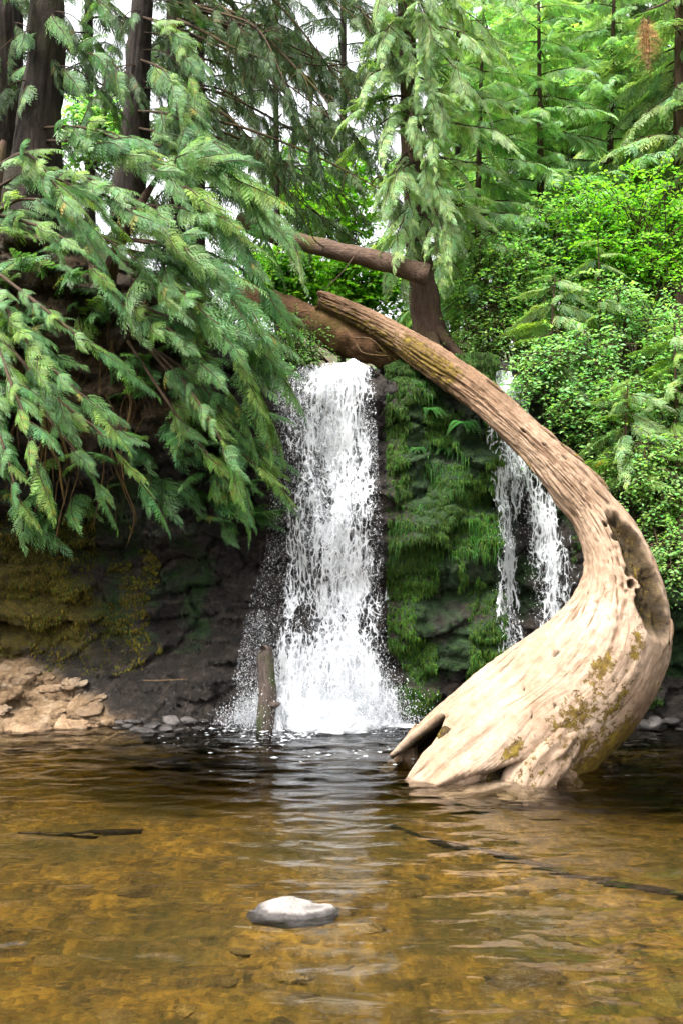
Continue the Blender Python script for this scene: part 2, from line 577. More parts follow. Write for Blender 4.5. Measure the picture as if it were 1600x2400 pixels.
# ------------------------------------------------------------------ terrain: cliff, hillside, bed
XK = np.array([-9, -4.5, -3.4, -2.8, -2.2, -1.5, -1.0, -0.6, 0, .4, .7, 1.1, 1.4, 1.7, 2.1, 2.4, 3.2, 5, 9])
ZK = np.array([-2, -1, 0, .3, .8, 1.5, 2.2, 3, 4, 5.4])
YT = np.array([
    [3.0, 5.2, 6.3, 6.9, 7.3, 7.6, 7.6, 7.6, 7.6, 7.6, 7.6, 7.6, 7.6, 7.7, 7.7, 7.5, 7.2, 6.2, 3.0],
    [3.4, 5.6, 6.8, 7.3, 7.6, 7.75, 7.8, 7.8, 7.8, 7.8, 7.75, 7.75, 7.8, 7.9, 7.9, 7.8, 7.5, 6.5, 3.4],
    [3.8, 6.1, 7.25, 7.65, 7.9, 7.95, 7.95, 8.0, 8.0, 7.95, 7.9, 7.9, 7.95, 8.15, 8.1, 7.95, 7.8, 6.9, 3.8],
    [4.3, 6.7, 7.8, 8.1, 8.2, 8.15, 8.1, 8.05, 8.05, 8.0, 7.95, 7.95, 8.0, 8.2, 8.15, 8.0, 7.9, 7.1, 4.0],
    [4.6, 7.0, 8.15, 8.5, 8.75, 8.6, 8.35, 8.15, 8.1, 8.1, 8.0, 7.95, 8.05, 8.3, 8.25, 8.1, 8.0, 7.2, 4.2],
    [4.6, 7.0, 8.2, 8.6, 8.85, 8.6, 8.4, 8.2, 8.2, 8.15, 8.0, 8.0, 8.1, 8.35, 8.3, 8.2, 8.2, 7.4, 4.4],
    [4.5, 6.9, 8.0, 8.3, 8.4, 8.35, 8.3, 8.3, 8.3, 8.25, 8.1, 8.1, 8.2, 8.45, 8.4, 8.4, 8.5, 7.8, 4.8],
    [4.6, 7.0, 7.9, 8.1, 8.2, 8.25, 8.3, 8.4, 8.5, 8.4, 8.3, 8.3, 8.35, 8.6, 8.6, 8.8, 9.2, 8.4, 5.4],
    [4.9, 7.2, 8.1, 8.3, 8.5, 8.6, 8.7, 8.8, 8.9, 8.9, 8.9, 8.9, 8.9, 9.0, 9.1, 9.4, 9.8, 9.0, 6.0],
    [5.2, 7.5, 8.5, 8.8, 9.0, 9.2, 9.4, 9.5, 9.5, 9.5, 9.5, 9.5, 9.5, 9.6, 9.8, 10.0, 10.4, 9.6, 6.6]])
YT = YT + 0.2
TXK = np.array([-9, -3.2, -2.2, -1.4, -0.9, -0.45, 0, .4, .8, 1.5, 2.1, 2.5, 3.2, 4.5, 9])
TZK = np.array([5.2, 4.7, 4.3, 3.9, 3.6, 3.40, 3.3, 3.32, 3.48, 3.42, 3.28, 3.0, 2.6, 2.5, 2.6])


def smooth_interp(x, xk, yk):
    x = np.asarray(x, float)
    i = np.clip(np.searchsorted(xk, x) - 1, 0, len(xk) - 2)
    f = np.clip((x - xk[i]) / (xk[i + 1] - xk[i]), 0, 1)
    f = 0.5 * f + 0.5 * f * f * (3 - 2 * f)
    return i, f


def topz(x):
    i, f = smooth_interp(x, TXK, TZK)
    return TZK[i] * (1 - f) + TZK[i + 1] * f


def cliff_base(x, z):
    i, f = smooth_interp(x, XK, ZK[:0] if False else XK)
    j, g = smooth_interp(z, ZK, ZK)
    return (YT[j, i] * (1 - f) + YT[j, i + 1] * f) * (1 - g) + (YT[j + 1, i] * (1 - f) + YT[j + 1, i + 1] * f) * g


def worley(x, z, seed):
    ix, iz = np.floor(x).astype(np.int64), np.floor(z).astype(np.int64)
    f1 = np.full(x.shape, 9.0); f2 = np.full(x.shape, 9.0); cid = np.zeros(x.shape); tx = np.zeros(x.shape); tz = np.zeros(x.shape)
    o = np.zeros_like(ix)
    for a in (-1, 0, 1):
        for b in (-1, 0, 1):
            cx, cz = ix + a + _h(ix + a, iz + b, o, seed), iz + b + _h(ix + a, iz + b, o + 1, seed)
            d = np.hypot(x - cx, z - cz)
            c = _h(ix + a, iz + b, o + 2, seed)
            near = d < f1
            f2 = np.where(near, f1, np.minimum(f2, d))
            cid = np.where(near, c, cid)
            tx = np.where(near, x - cx, tx); tz = np.where(near, z - cz, tz)
            f1 = np.where(near, d, f1)
    return f1, f2, cid, tx, tz


def facets(x, z, k, seed, amp):
    wx = x + 0.10 * fbm(x * 3, z * 3, 0, seed + 1, 3)
    wz = z + 0.08 * fbm(x * 3, z * 3, 4, seed + 2, 3)
    f1, f2, cid, tx, tz = worley(wx * k, wz * k * 1.7, seed)
    crack = sstep(0.10, 0.0, f2 - f1)
    return amp * ((cid - 0.5) * 1.2 + (cid * 7 % 1 - 0.5) * tx * 1.4 + (0.3 + cid * 13 % 1 * 0.6) * tz) + crack * amp * 0.6


def cliff_y(x, z):
    x = np.asarray(x, float); z = np.asarray(z, float)
    b = cliff_base(x, z)
    n = 0.20 * fbm(x * 1.3, z * 1.7, 0.3, 3, 3)
    strata = 0.085 * (1 - np.abs(vnoise(x * 0.9 + 0.4 * z, z * 5.5 + 0.6 * np.sin(x * 2), 2.2, 11)) * 2)
    blocks = 0.10 * np.floor(3.0 * vnoise(x * 2.6 + 0.3 * vnoise(x * 6, z * 6, 0, 22), z * 3.4, 7.7, 21)) / 3.0
    fine = 0.055 * fbm(x * 6, z * 8, 1.1, 31, 4, 0.6)
    return b + n - strata * 0.7 + blocks * 0.5 + fine * 0.8 + facets(x, z, 2.2, 25, 0.10) + facets(x, z, 6.0, 26, 0.035)


XS = np.concatenate([np.linspace(-9, -3.6, 60, endpoint=False), np.linspace(-3.6, 3.6, 420, endpoint=False), np.linspace(3.6, 9, 60)])
NS = 230
S = np.linspace(0, 1, NS)[:, None]
ZZ = -2 + (topz(XS)[None, :] + 2) * S
XX = np.broadcast_to(XS[None, :], ZZ.shape)
YY = cliff_y(XX, ZZ)
# round the top edge over
edge = sstep(0.93, 1.0, S)
YY = YY + edge * 0.12
pale = sstep(0.07, -0.07, ZZ + 0.10 * fbm(XX * 3, ZZ * 3, 4, 5) - np.interp(XX, [-9, -3.5, -2.9, -2.3, -1.75, -1.7], [0.8, 0.75, 0.55, 0.30, 0.02, -0.6]))
moss = sstep(0.4, 0.7, XX) * sstep(1.65, 1.42, XX) * 0.62 * sstep(0.05, 0.5, ZZ)
moss = np.maximum(moss, 0.72 * sstep(2.3, 2.6, XX) * sstep(0.25, 0.5, ZZ))
wob = 0.35 * fbm(XX * 1.8, ZZ * 1.8, 2, 14, 3)
moss = np.maximum(moss, 0.72 * sstep(-1.5, -2.5, XX + wob) * sstep(0.40, 0.70, ZZ + 0.4 * wob) * sstep(2.3, 1.2, ZZ + wob))
moss = np.maximum(moss, 0.46 * sstep(-0.9, -1.3, XX) * sstep(0.3, 0.7, ZZ))
moss = np.maximum(moss, 0.45 * sstep(1.5, 1.6, XX) * sstep(2.4, 2.2, XX))
olive = sstep(-2.1, -2.9, XX + 0.5 * fbm(XX * 2, ZZ * 2, 0, 8, 3)) * sstep(2.2, 1.0, ZZ + 0.4 * fbm(XX * 2, ZZ * 2, 9, 8, 3))
soil = sstep(2.1, 2.9, ZZ + 0.3 * vnoise(XX * 2, ZZ * 2, 5, 9)) * sstep(-1.0, -1.4, XX)
cliff_me = mesh_np('cliff', np.stack([XX, YY, ZZ], -1).reshape(-1, 3), [grid_faces(NS, len(XS))], M_CLIFF,
                   attrs={'pale': pale.ravel(), 'moss': moss.ravel(), 'olive': olive.ravel(), 'soil': soil.ravel()})
cliff = obj('rock_cliff', cliff_me, kind='structure', label='dark wet basalt cliff with mossy buttress behind the pool', category='cliff')

# hillside behind the cliff top
D = np.concatenate([[0], np.geomspace(0.06, 60, 90)])
HX = np.broadcast_to(XS[None, :], (len(D), len(XS)))
y0, z0 = YY[-1], ZZ[-1]
DD = np.broadcast_to(D[:, None], HX.shape)


def rise(x, d):
    left = sstep(-0.9, -2.5, x)
    right = sstep(1.8, 3.2, x)
    mid = 1 - left - right
    return left * (0.9 * (1 - np.exp(-d / 2.5)) + 0.03 * d) + mid * (0.05 * d + 0.015 * np.maximum(d - 3, 0) * np.minimum(d, 12)) + right * (3.4 * (1 - np.exp(-d / 3.2)) + 0.10 * d)


HZ = z0[None, :] + rise(HX, DD) + fbm(HX * 0.8, DD * 0.8, 3, 40, 4) * 0.16 * sstep(0, 1.0, DD)
HXf = HX * (1 + DD * 0.07)
HY = y0[None, :] + DD
hill = obj('hillside', mesh_np('hillside', np.stack([HXf, HY, HZ], -1).reshape(-1, 3), [grid_faces(len(D), len(XS))], M_FLOOR), kind='structure')


def hill_z(x, y):
    xq = x
    for _ in range(3):
        d = max(0.0, y - float(np.interp(xq, XS, y0)))
        xq = x / (1 + d * 0.07)
    d = max(0.0, y - float(np.interp(xq, XS, y0)))
    return float(topz(np.array([xq]))[0] + rise(np.array([xq]), np.array([d]))[0])


# stream bed under the pool
bx = np.linspace(-9, 9, 240)
by = np.concatenate([np.linspace(-6, 1, 20, endpoint=False), np.linspace(1, 9.2, 220)])
BX, BY = np.meshgrid(bx, by)


def bed_z(x, y):
    deep = sstep(2.6, 8.6, y)
    side = sstep(0.9, 2.8, x) * sstep(4.0, 7.0, y)
    z = -0.24 - 0.75 * sstep(5.2, 8.0, y) * sstep(-2.6, -1.0, x) - 0.35 * sstep(5.4, 8.2, y) - 0.4 * side
    z = z + 0.15 * np.exp(-((np.asarray(x) + 0.22) / 0.5) ** 2 - ((np.asarray(y) - 4.05) / 0.35) ** 2)
    return z + 0.03 * fbm(np.asarray(x) * 1.5, np.asarray(y) * 1.5, 0, 50, 3) + 0.012 * fbm(np.asarray(x) * 9, np.asarray(y) * 9, 0, 60, 3)


bed = obj('stream_bed', mesh_np('stream_bed', np.stack([BX, BY, bed_z(BX, BY)], -1).reshape(-1, 3), [grid_faces(len(by), len(bx))], M_BED), kind='structure')

# pool water: a closed body with a rippled top
wx = np.linspace(-8.9, 8.9, 330)
wy = np.concatenate([np.linspace(-5.9, 1.2, 15, endpoint=False), np.linspace(1.2, 9.1, 330)])
WX, WY = np.meshgrid(wx, wy)
r0 = np.hypot(WX + 0.1, WY - 8.1)
amp = 0.012 * np.exp(-r0 / 2.6) + 0.0035
WZ = amp * (np.sin(r0 * 26 + 2.5 * vnoise(WX * 1.2, WY * 1.2, 0, 70)) * 0.35 + fbm(WX * 4.5, WY * 7.5, 0, 71, 2) * 0.9)
nr, nc = WX.shape
top = np.stack([WX, WY, WZ], -1).reshape(-1, 3)
rim = np.concatenate([np.arange(nc), np.arange(1, nr) * nc + nc - 1, (nr - 1) * nc + np.arange(nc - 2, -1, -1), np.arange(nr - 2, 0, -1) * nc])
bot = top[rim].copy()
bot[:, 2] = -2.2
k = len(rim)
a = np.arange(k)
skirt = np.stack([rim[(a + 1) % k], rim, len(top) + a, len(top) + (a + 1) % k], -1)
cen = len(top) + k
Vw = np.vstack([top, bot, [[0, 2, -2.2]]])
bfan = np.stack([len(top) + a, np.full(k, cen), len(top) + (a + 1) % k], -1)
pool = obj('pool_water', mesh_np('pool_water', Vw, [grid_faces(nr, nc), skirt, bfan], M_WATER), kind='structure')


# ------------------------------------------------------------------ stones
def stone_mesh(name, mat, seed, sub=3, flat=0.6, bumpy=0.28, fr=1.4):
    import bmesh
    bm = bmesh.new()
    bmesh.ops.create_icosphere(bm, subdivisions=sub, radius=1)
    V = np.array([v.co[:] for v in bm.verts])
    Fc = np.array([[v.index for v in f.verts] for f in bm.faces])
    bm.free()
    d = fbm(V[:, 0] * fr + seed * 7, V[:, 1] * fr, V[:, 2] * fr, seed, 3)
    V = V * (1 + bumpy * d)[:, None]
    # chip facets
    rg = np.random.default_rng(seed)
    for _ in range(7):
        nrm = rg.normal(size=3); nrm /= np.linalg.norm(nrm)
        lim = rg.uniform(0.6, 0.85)
        pr = V @ nrm
        V = V - nrm[None, :] * (np.maximum(pr - lim, 0) * 0.85)[:, None]
    V[:, 2] *= flat
    return mesh_np(name, V, [Fc], mat)


def put_stone(me, name, loc, size, rz, parent=None, tilt=(0, 0)):
    o = obj(name, me)
    o.location = [float(q) for q in loc]
    o.scale = [float(q) for q in size]
    o.rotation_euler = (tilt[0], tilt[1], rz)
    if parent is not None:
        o.parent = parent
    return o


def on_bed(px, py, lift=0.02):
    """point of the bed seen at a pixel (water taken as clear)"""
    a = at(px, py, 1.0) - np.array([0, 0, CAMZ])
    a /= np.linalg.norm(a)
    w = np.array([0, 0, CAMZ]) + a * (CAMZ / -a[2])
    h = a[:2] / 1.34
    d = np.array([h[0], h[1], -math.sqrt(1 - h @ h)])      # refracted at the surface
    for t in np.linspace(0.02, 3, 600):
        p = w + d * t
        if p[2] <= bed_z(p[0], p[1]) + lift:
            return p
    return w




rg = random.Random(5)
bs = [stone_mesh('bed_stone', M_BEDSTONE, 100 + i, 2, 0.42) for i in range(6)]
for i in range(230):
    q = on_bed(rg.uniform(-60, 1660), 1860 + 640 * rg.random() ** 0.75, 0.0)
    sz = rg.uniform(0.018, 0.06)
    put_stone(bs[i % 6], 'stone', (q[0], q[1], q[2] - sz * 0.08), (sz * rg.uniform(1.0, 1.7), sz, sz * 0.6), rg.uniform(-0.6, 0.6), bed)
for (px, py, sx, sy) in ((1225, 2285, 0.20, 0.12), (320, 2085, 0.14, 0.10), (1130, 2190, 0.10, 0.08), (490, 2125, 0.11, 0.08), (250, 2200, 0.10, 0.08), (1420, 2260, 0.11, 0.08)):
    q = on_bed(px, py, 0.0)
    put_stone(bs[(px // 10) % 6], 'stone', (q[0], q[1], q[2]), (sx, sy, 0.07), 0.2, bed)

# shore stones on the left bank and the foot of the cliff
ps = [stone_mesh('shore_stone', M_PALE, 200 + i, 3, 0.6, 0.5, 2.4) for i in range(6)]
ds = [stone_mesh('wet_stone', M_DARKST, 230 + i, 2, 0.55, 0.35, 1.8) for i in range(5)]
for i in range(36):
    px = rg.uniform(-60, 250)
    z = rg.uniform(-0.02, 0.55 - max(0, px) / 330 * 0.42) if i > 18 else rg.uniform(-0.03, 0.04)
    x0 = (px - 800) / F * 7.9
    Y = float(cliff_y(np.array([x0]), np.array([z]))[0])
    s = rg.uniform(0.03, 0.15)
    put_stone(ps[i % 6], 'stone', (x0, Y + 0.03, z), (s * rg.uniform(1.0, 1.7), s * .8, s * rg.uniform(.5, .9)), rg.uniform(-0.5, 0.5), cliff, (0.35, rg.uniform(-.2, .2)))
for i in range(46):
    px = rg.uniform(270, 600) if i < 26 else rg.uniform(1430, 1640)
    z = rg.uniform(-0.04, 0.07) if i < 26 else rg.uniform(-0.04, 0.06)
    x0 = (px - 800) / F * 7.9
    Y = float(cliff_y(np.array([x0]), np.array([z]))[0])
    s = rg.uniform(0.025, 0.085)
    put_stone(ds[i % 5], 'stone', (x0, Y - 0.02, z), (s * rg.uniform(1.0, 1.9), s, s * .8), rg.uniform(-0.5, 0.5), cliff, (0.2, rg.uniform(-.2, .2)))


# pale rock standing out of the shallow water
def pale_rock():
    import bmesh
    bm = bmesh.new()
    bmesh.ops.create_icosphere(bm, subdivisions=5, radius=1)
    V = np.array([v.co[:] for v in bm.verts])
    Fc = np.array([[v.index for v in f.verts] for f in bm.faces])
    bm.free()
    x, y, z = V.T
    L = 0.215
    X = x * L
    Yv = y * 0.092
    top_ = np.interp(x, [-1, -0.75, -0.45, -0.15, 0.1, 0.45, 0.85, 1.0], [0.020, 0.035, 0.072, 0.078, 0.050, 0.034, 0.040, 0.034])
    Z = np.where(z > 0, np.tanh(z * 2.2) * top_ * 1.05, z * 0.12)
    Yv = Yv * (1 + 0.15 * np.sin(x * 3))
    Yv = Yv + 0.03 * x
    P = np.stack([X, Yv, Z], -1)
    rq = np.random.default_rng(9)
    for _ in range(10):
        nv = rq.normal(size=3) * [1, 1, 0.7]; nv[2] = abs(nv[2]); nv /= np.linalg.norm(nv)
        pr = (P / [L, 0.092, 0.08]) @ nv
        P -= (nv * [L, 0.092, 0.08])[None] * (np.maximum(pr - rq.uniform(0.55, 0.8), 0) * 0.8)[:, None]
    n = fbm(P[:, 0] * 14, P[:, 1] * 14, P[:, 2] * 14, 77, 4)
    P += V * (n * 0.012)[:, None]
    m = NT('pale_river_rock')
    p = m.pos()
    nn = m.noise(30, 9, 0.78, p)
    dry = m.ramp(nn, [(0.3, (0.12, 0.10, 0.085)), (0.5, (0.27, 0.24, 0.215)), (0.72, (0.38, 0.35, 0.33))])
    wet = m.ramp(nn, [(0.3, (0.02, 0.017, 0.014)), (0.6, (0.07, 0.06, 0.055)), (0.8, (0.16, 0.14, 0.14))])
    sep = m.new('ShaderNodeSeparateXYZ')
    m.l.new(p, sep.inputs[0])
    zz = m.math('ADD', sep.outputs['Z'], m.math('MULTIPLY', m.math('SUBTRACT', m.noise(20, 4, 0.6, p), 0.5), 0.03))
    wetf = m.ramp(m.math('MULTIPLY', zz, 10.0), [(0.16, 1.0), (0.34, 0.0)])
    m.set(**{'Base Color': m.mix(wetf, dry, wet), 'Roughness': 0.75, 'Normal': m.bump(nn, 0.9, 0.02)})
    o = obj('river_rock', mesh_np('river_rock', P, [Fc], m.m), label='pale grey flat-topped rock sticking out of the shallow water', category='rock')
    o.location = at(682, 2150, 4.12)
    o.location.z = -0.006
    o.rotation_euler = (0, 0, -0.12)


pale_rock()

# ------------------------------------------------------------------ the curved driftwood log
PAIRS = [(670, 674, 45), (740, 701, 49), (810, 729, 54), (878, 762, 62), (943, 799, 67), (1005, 840, 77), (1067, 883, 80), (1127, 928, 79), (1184, 978, 80), (1239, 1029, 86), (1292, 1082, 94), (1344, 1137, 111), (1391, 1196, 115), (1429, 1260, 136), (1451, 1332, 164), (1452, 1407, 211), (1435, 1480, 257), (1399, 1547, 284), (1351, 1604, 300), (1296, 1655, 310), (1239, 1704, 316), (1182, 1754, 325), (1128, 1806, 345), (1077, 1862, 363), (1030, 1922, 376)]   # axis px, axis py, width px
NEWK = [0, 5.4, 11.9, 12.75, 13.6, 15.3, 17.3, 18.7, 19.6, 20.6, 21.6, 23.6]
OLDK = [0, 5, 11, 12, 13, 15, 17, 18, 19, 20, 21, 23]
YK = [9.35, 9.22, 9.1, 8.95, 8.7, 8.45, 8.2, 7.95, 7.7, 7.48, 7.3, 7.15, 7.04, 6.95, 6.92, 6.9, 6.88, 6.86, 6.84, 6.82, 6.80, 6.77, 6.74, 6.72]
cen_, rad_ = [], []
for i, (x, y, w) in enumerate(PAIRS):
    Y = float(np.interp(np.interp(i, NEWK, OLDK), range(24), YK))
    cen_.append(at(x, y, Y))
    rad_.append(0.5 * w / F * Y)
NL, NTH = 620, 150
CL = catmull(cen_, NL)
RL = catmull(np.array(rad_)[:, None], NL)[:, 0]
K = np.linspace(0, len(PAIRS) - 1, NL)      # position in PAIRS units
seg = np.concatenate([[0], np.cumsum(np.linalg.norm(np.diff(CL, axis=0), axis=1))])
TL, NLv, BL = frames(CL, None)
th = np.linspace(0, 2 * np.pi, NTH, endpoint=False)
# B = T x N ; T runs from the top of the log to its foot, N towards the camera; find which side is the "top/right" edge
if np.dot(BL[300], np.array([1, 0, 1])) < 0:
    BL = -BL


def log_surface(kidx, theta, inner=None):
    """kidx, theta arrays (same shape) -> positions + attributes"""
    fi = np.clip(kidx / (len(PAIRS) - 1) * (NL - 1), 0, NL - 1)
    i = np.clip(np.floor(fi).astype(int), 0, NL - 2)
    f = (fi - i)
    lerp = lambda A: A[i] * (1 - f)[..., None] + A[i + 1] * f[..., None]
    C, T, N, B = lerp(CL), lerp(TL), lerp(NLv), lerp(BL)
    r = RL[i] * (1 - f) + RL[i + 1] * f
    s = seg[i] * (1 - f) + seg[i + 1] * f
    ct, st = np.cos(theta), np.sin(theta)
    dirs = ct[..., None] * N + st[..., None] * B
    kidx = np.interp(kidx, NEWK, OLDK)
    low = sstep(13.5, 18, kidx)                     # 0 upper barky trunk, 1 smooth lower trunk
    twist = theta + 0.25 * np.sin(s * 0.8) + 0.08 * fbm(s * 2, ct * 2, st * 2, 5, 2)
    ctw, stw = np.cos(twist), np.sin(twist)
    # long grooves
    g1 = np.abs(fbm(ctw * 5.5, stw * 5.5, s * 0.7, 81, 2, 0.5))
    g2 = np.abs(fbm(ctw * 13, stw * 13, s * 1.3, 91, 2, 0.5))
    wide = sstep(0.16, 0.0, g1)
    thin = sstep(0.16, 0.0, g2)
    groove = np.clip(wide * (1.0 - 0.62 * low) + thin * (0.75 - 0.35 * low), 0, 1)
    patch = sstep(-0.3, 0.4, fbm(ct * 1.5, st * 1.5, s * 0.9, 95, 3))
    groove = groove * (0.45 + 0.55 * patch)
    d = -groove * (0.026 * (1 - low) + 0.011 * low)
    d = d + 0.05 * r * fbm(ct * 1.2, st * 1.2, s * 1.0, 101, 3) * 1.4
    flakes = np.floor(3 * (vnoise(ctw * 7, stw * 7, s * 2.5, 110) * 0.5 + 0.5)) / 3
    d = d + (1 - low) * (flakes - 0.5) * 0.022
    d = d + 0.004 * fbm(ct * r * 40, st * r * 40, s * 25, 120, 3)
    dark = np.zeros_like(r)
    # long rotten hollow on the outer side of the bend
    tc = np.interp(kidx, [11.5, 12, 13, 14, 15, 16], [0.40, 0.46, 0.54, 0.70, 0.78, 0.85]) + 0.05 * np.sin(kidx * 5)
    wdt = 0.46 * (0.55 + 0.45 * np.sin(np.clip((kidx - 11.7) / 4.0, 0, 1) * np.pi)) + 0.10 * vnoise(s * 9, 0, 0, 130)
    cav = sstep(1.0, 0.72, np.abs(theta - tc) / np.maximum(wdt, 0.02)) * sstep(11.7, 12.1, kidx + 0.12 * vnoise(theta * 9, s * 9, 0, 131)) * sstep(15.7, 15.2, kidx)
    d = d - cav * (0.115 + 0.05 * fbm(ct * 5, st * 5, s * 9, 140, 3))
    dark = np.maximum(dark, sstep(1.12, 0.86, np.abs(theta - tc) / np.maximum(wdt, 0.02)) * sstep(11.6, 12.0, kidx) * sstep(15.8, 15.3, kidx))  # rotten wood, its shade painted into the colour out over the sides
    rim_ = sstep(1.55, 1.1, np.abs(theta - tc) / np.maximum(wdt, 0.02)) * (1 - cav) * sstep(11.4, 12, kidx) * sstep(16.2, 15.4, kidx)
    d = d + rim_ * 0.012
    # knot holes and worm holes
    for (kk, tt, rr, dep) in ((13.75, 0.20, 0.030, .06), (14.12, 0.22, 0.030, .06), (14.38, 0.36, 0.024, .05), (12.62, 0.12, 0.026, .04), (12.1, 0.05, 0.022, .05), (15.45, 0.72, .028, .05),
                              (17.5, -0.55, 0.022, .03), (19.0, -0.45, 0.012, .02), (19.4, -0.1, 0.013, .02), (18.6, 0.0, .012, .02), (9.0, 0.4, .02, .03), (8.3, 0.1, .016, .03), (9.6, 0.65, .018, .03)):
        dk = (kidx - kk) * 0.21
        dt = (theta - tt) * r
        q = np.sqrt((dk * 0.8) ** 2 + dt ** 2) / rr
        hole = sstep(1.0, 0.6, q)
        d = d - hole * dep
        d = d + sstep(1.6, 1.0, q) * (1 - hole) * 0.002
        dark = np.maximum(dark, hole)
    # root swelling at the foot
    foot = sstep(17.5, 21.0, kidx)
    lobes = 0.05 * np.cos(3 * (theta - 0.05)) + 0.05 * np.cos(5 * theta + 1.0) + 0.05 * fbm(ctw * 3.5, stw * 3.5, s * 0.8, 171, 2) + 0.03 * (1 - 2 * np.abs(vnoise(ctw * 8, stw * 8, s * 1.2, 172)))
    d = d + foot * r * lobes * (0.35 + 0.65 * sstep(1.2, 0.7, np.abs(theta)))
    # dark split between the two front roots
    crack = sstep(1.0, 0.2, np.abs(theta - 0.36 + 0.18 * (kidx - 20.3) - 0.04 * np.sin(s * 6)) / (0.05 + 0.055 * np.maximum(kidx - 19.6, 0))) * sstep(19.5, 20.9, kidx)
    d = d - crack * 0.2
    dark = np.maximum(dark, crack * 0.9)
    R_ = r + d
    if inner is not None:
        R_ = r * inner + 0.05 * r * fbm(ct * 3, st * 3, s * 6, 150, 3)
    P = C + dirs * R_[..., None]
    # moss
    up = dirs[..., 2]
    ms = np.zeros_like(r)
    ms = np.maximum(ms, 0.72 * sstep(1.6, 0.8, np.abs(kidx - 4.9) / 0.9) * sstep(1.3, 0.5, np.abs(theta + 0.15 - 0)))
    ms = np.maximum(ms, 0.58 * sstep(7.0, 4.0, kidx) * sstep(-0.8, 0.8, -st + 0.4))
    for (mk, mt, sk, st_, am) in ((17.0, 0.12, 0.7, 0.18, 0.80), (16.0, 0.45, 0.7, 0.18, 0.78), (18.4, 0.32, 1.4, 0.30, 0.74), (19.8, 0.66, 1.2, 0.22, 1.0), (20.5, 0.08, 0.6, 0.15, 0.82), (18.6, 0.72, 1.1, 0.18, 0.85), (17.4, 0.62, 0.9, 0.16, 0.68)):
        ms = np.maximum(ms, am * np.exp(-((kidx - mk) / sk) ** 2 - ((theta - mt) / st_) ** 2))
    ms = np.maximum(ms, 0.95 * sstep(0.62, 1.1, theta) * sstep(2.6, 2.0, theta) * sstep(16.6, 17.8, kidx))  # underside moss, strengthened to paint in the dark of the shaded flank
    ms = np.maximum(ms, 0.35 * sstep(0.95, 1.4, theta) * sstep(2.4, 1.9, theta) * sstep(6, 8, kidx))
    ms = np.maximum(ms, cav * 0.42)
    brk_shade = 0.25 + 0.75 * sstep(10.5, 5.5, kidx)
    brk_shade = brk_shade * sstep(16.5, 12.0, kidx)
    brk_shade = np.maximum(brk_shade, 0.55 * sstep(0.65, 1.15, theta) * sstep(3.0, 2.2, theta) * sstep(15, 17, kidx))  # bark tone here paints the shade on the lower right flank
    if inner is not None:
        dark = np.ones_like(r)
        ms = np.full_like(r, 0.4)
    grain = np.stack([ctw * r * 1.0, stw * r * 1.0, s * 0.06], -1)
    return P, groove, np.clip(ms, 0, 1), np.clip(brk_shade, 0, 1), np.clip(dark, 0, 1), grain


TH2 = np.where(th > np.pi, th - 2 * np.pi, th)
# the near wall of the open foot is broken off shorter than the far wall
end_k = 23.6 - 1.75 * np.exp(-((TH2 + 1.02) / 0.27) ** 2) + 0.10 * vnoise(TH2 * 14, 0, 0, 165) - 0.5 * sstep(-1.3, -2.0, TH2) + 0.12 * vnoise(np.cos(th) * 4, np.sin(th) * 4, 0, 160) + 0.10 * np.sin(TH2 * 9)
rows = []
u = np.linspace(0, 1, NL)
KO = 1.15 + 0.10 * vnoise(TH2 * 3, 0, 0, 166)[None, :] * (1 - u[:, None]) + u[:, None] * (end_k[None, :] - 1.15)
P1 = log_surface(KO, np.broadcast_to(TH2[None, :], KO.shape))
ui = np.linspace(1.0, 0.82, 40)
KI = ui[:, None] * end_k[None, :]
ins = 0.90 - 0.22 * sstep(1.0, 0.9, ui)[:, None] - 0.35 * sstep(0.90, 0.82, ui)[:, None]
P2 = log_surface(KI, np.broadcast_to(TH2[None, :], KI.shape), inner=np.broadcast_to(ins, KI.shape))
allrows = [np.concatenate([p, q], 0) for p, q in zip(P1, P2)]
VL = allrows[0].reshape(-1, 3)
nrw = NL + 40
fcs = [grid_faces(nrw, NTH, True)]
c0 = CL[int(0.82 * 21.6 / 22 * (NL - 1))]
VL = np.vstack([VL, allrows[0][0].mean(0), allrows[0][-1].mean(0)])
a = np.arange(NTH)
b = (a + 1) % NTH
fcs.append(np.stack([b, a, np.full(NTH, nrw * NTH)], -1))
fcs.append(np.stack([a + (nrw - 1) * NTH, b + (nrw - 1) * NTH, np.full(NTH, nrw * NTH + 1)], -1))
ext = lambda A: np.concatenate([A.ravel(), [0, 1]])
logT = thing('driftwood_log', 'huge curved bleached driftwood trunk rising from the pool and leaning over the falls', 'log', at(1180, 1850, 6.1))
rel(obj('trunk', mesh_np('log_trunk', VL, fcs, M_WOOD, attrs={'groove': ext(allrows[1]), 'moss': ext(allrows[2]), 'bark': ext(allrows[3]), 'dark': ext(allrows[4]), 'grain': np.vstack([allrows[5].reshape(-1, 3), np.zeros((2, 3))])})), logT)


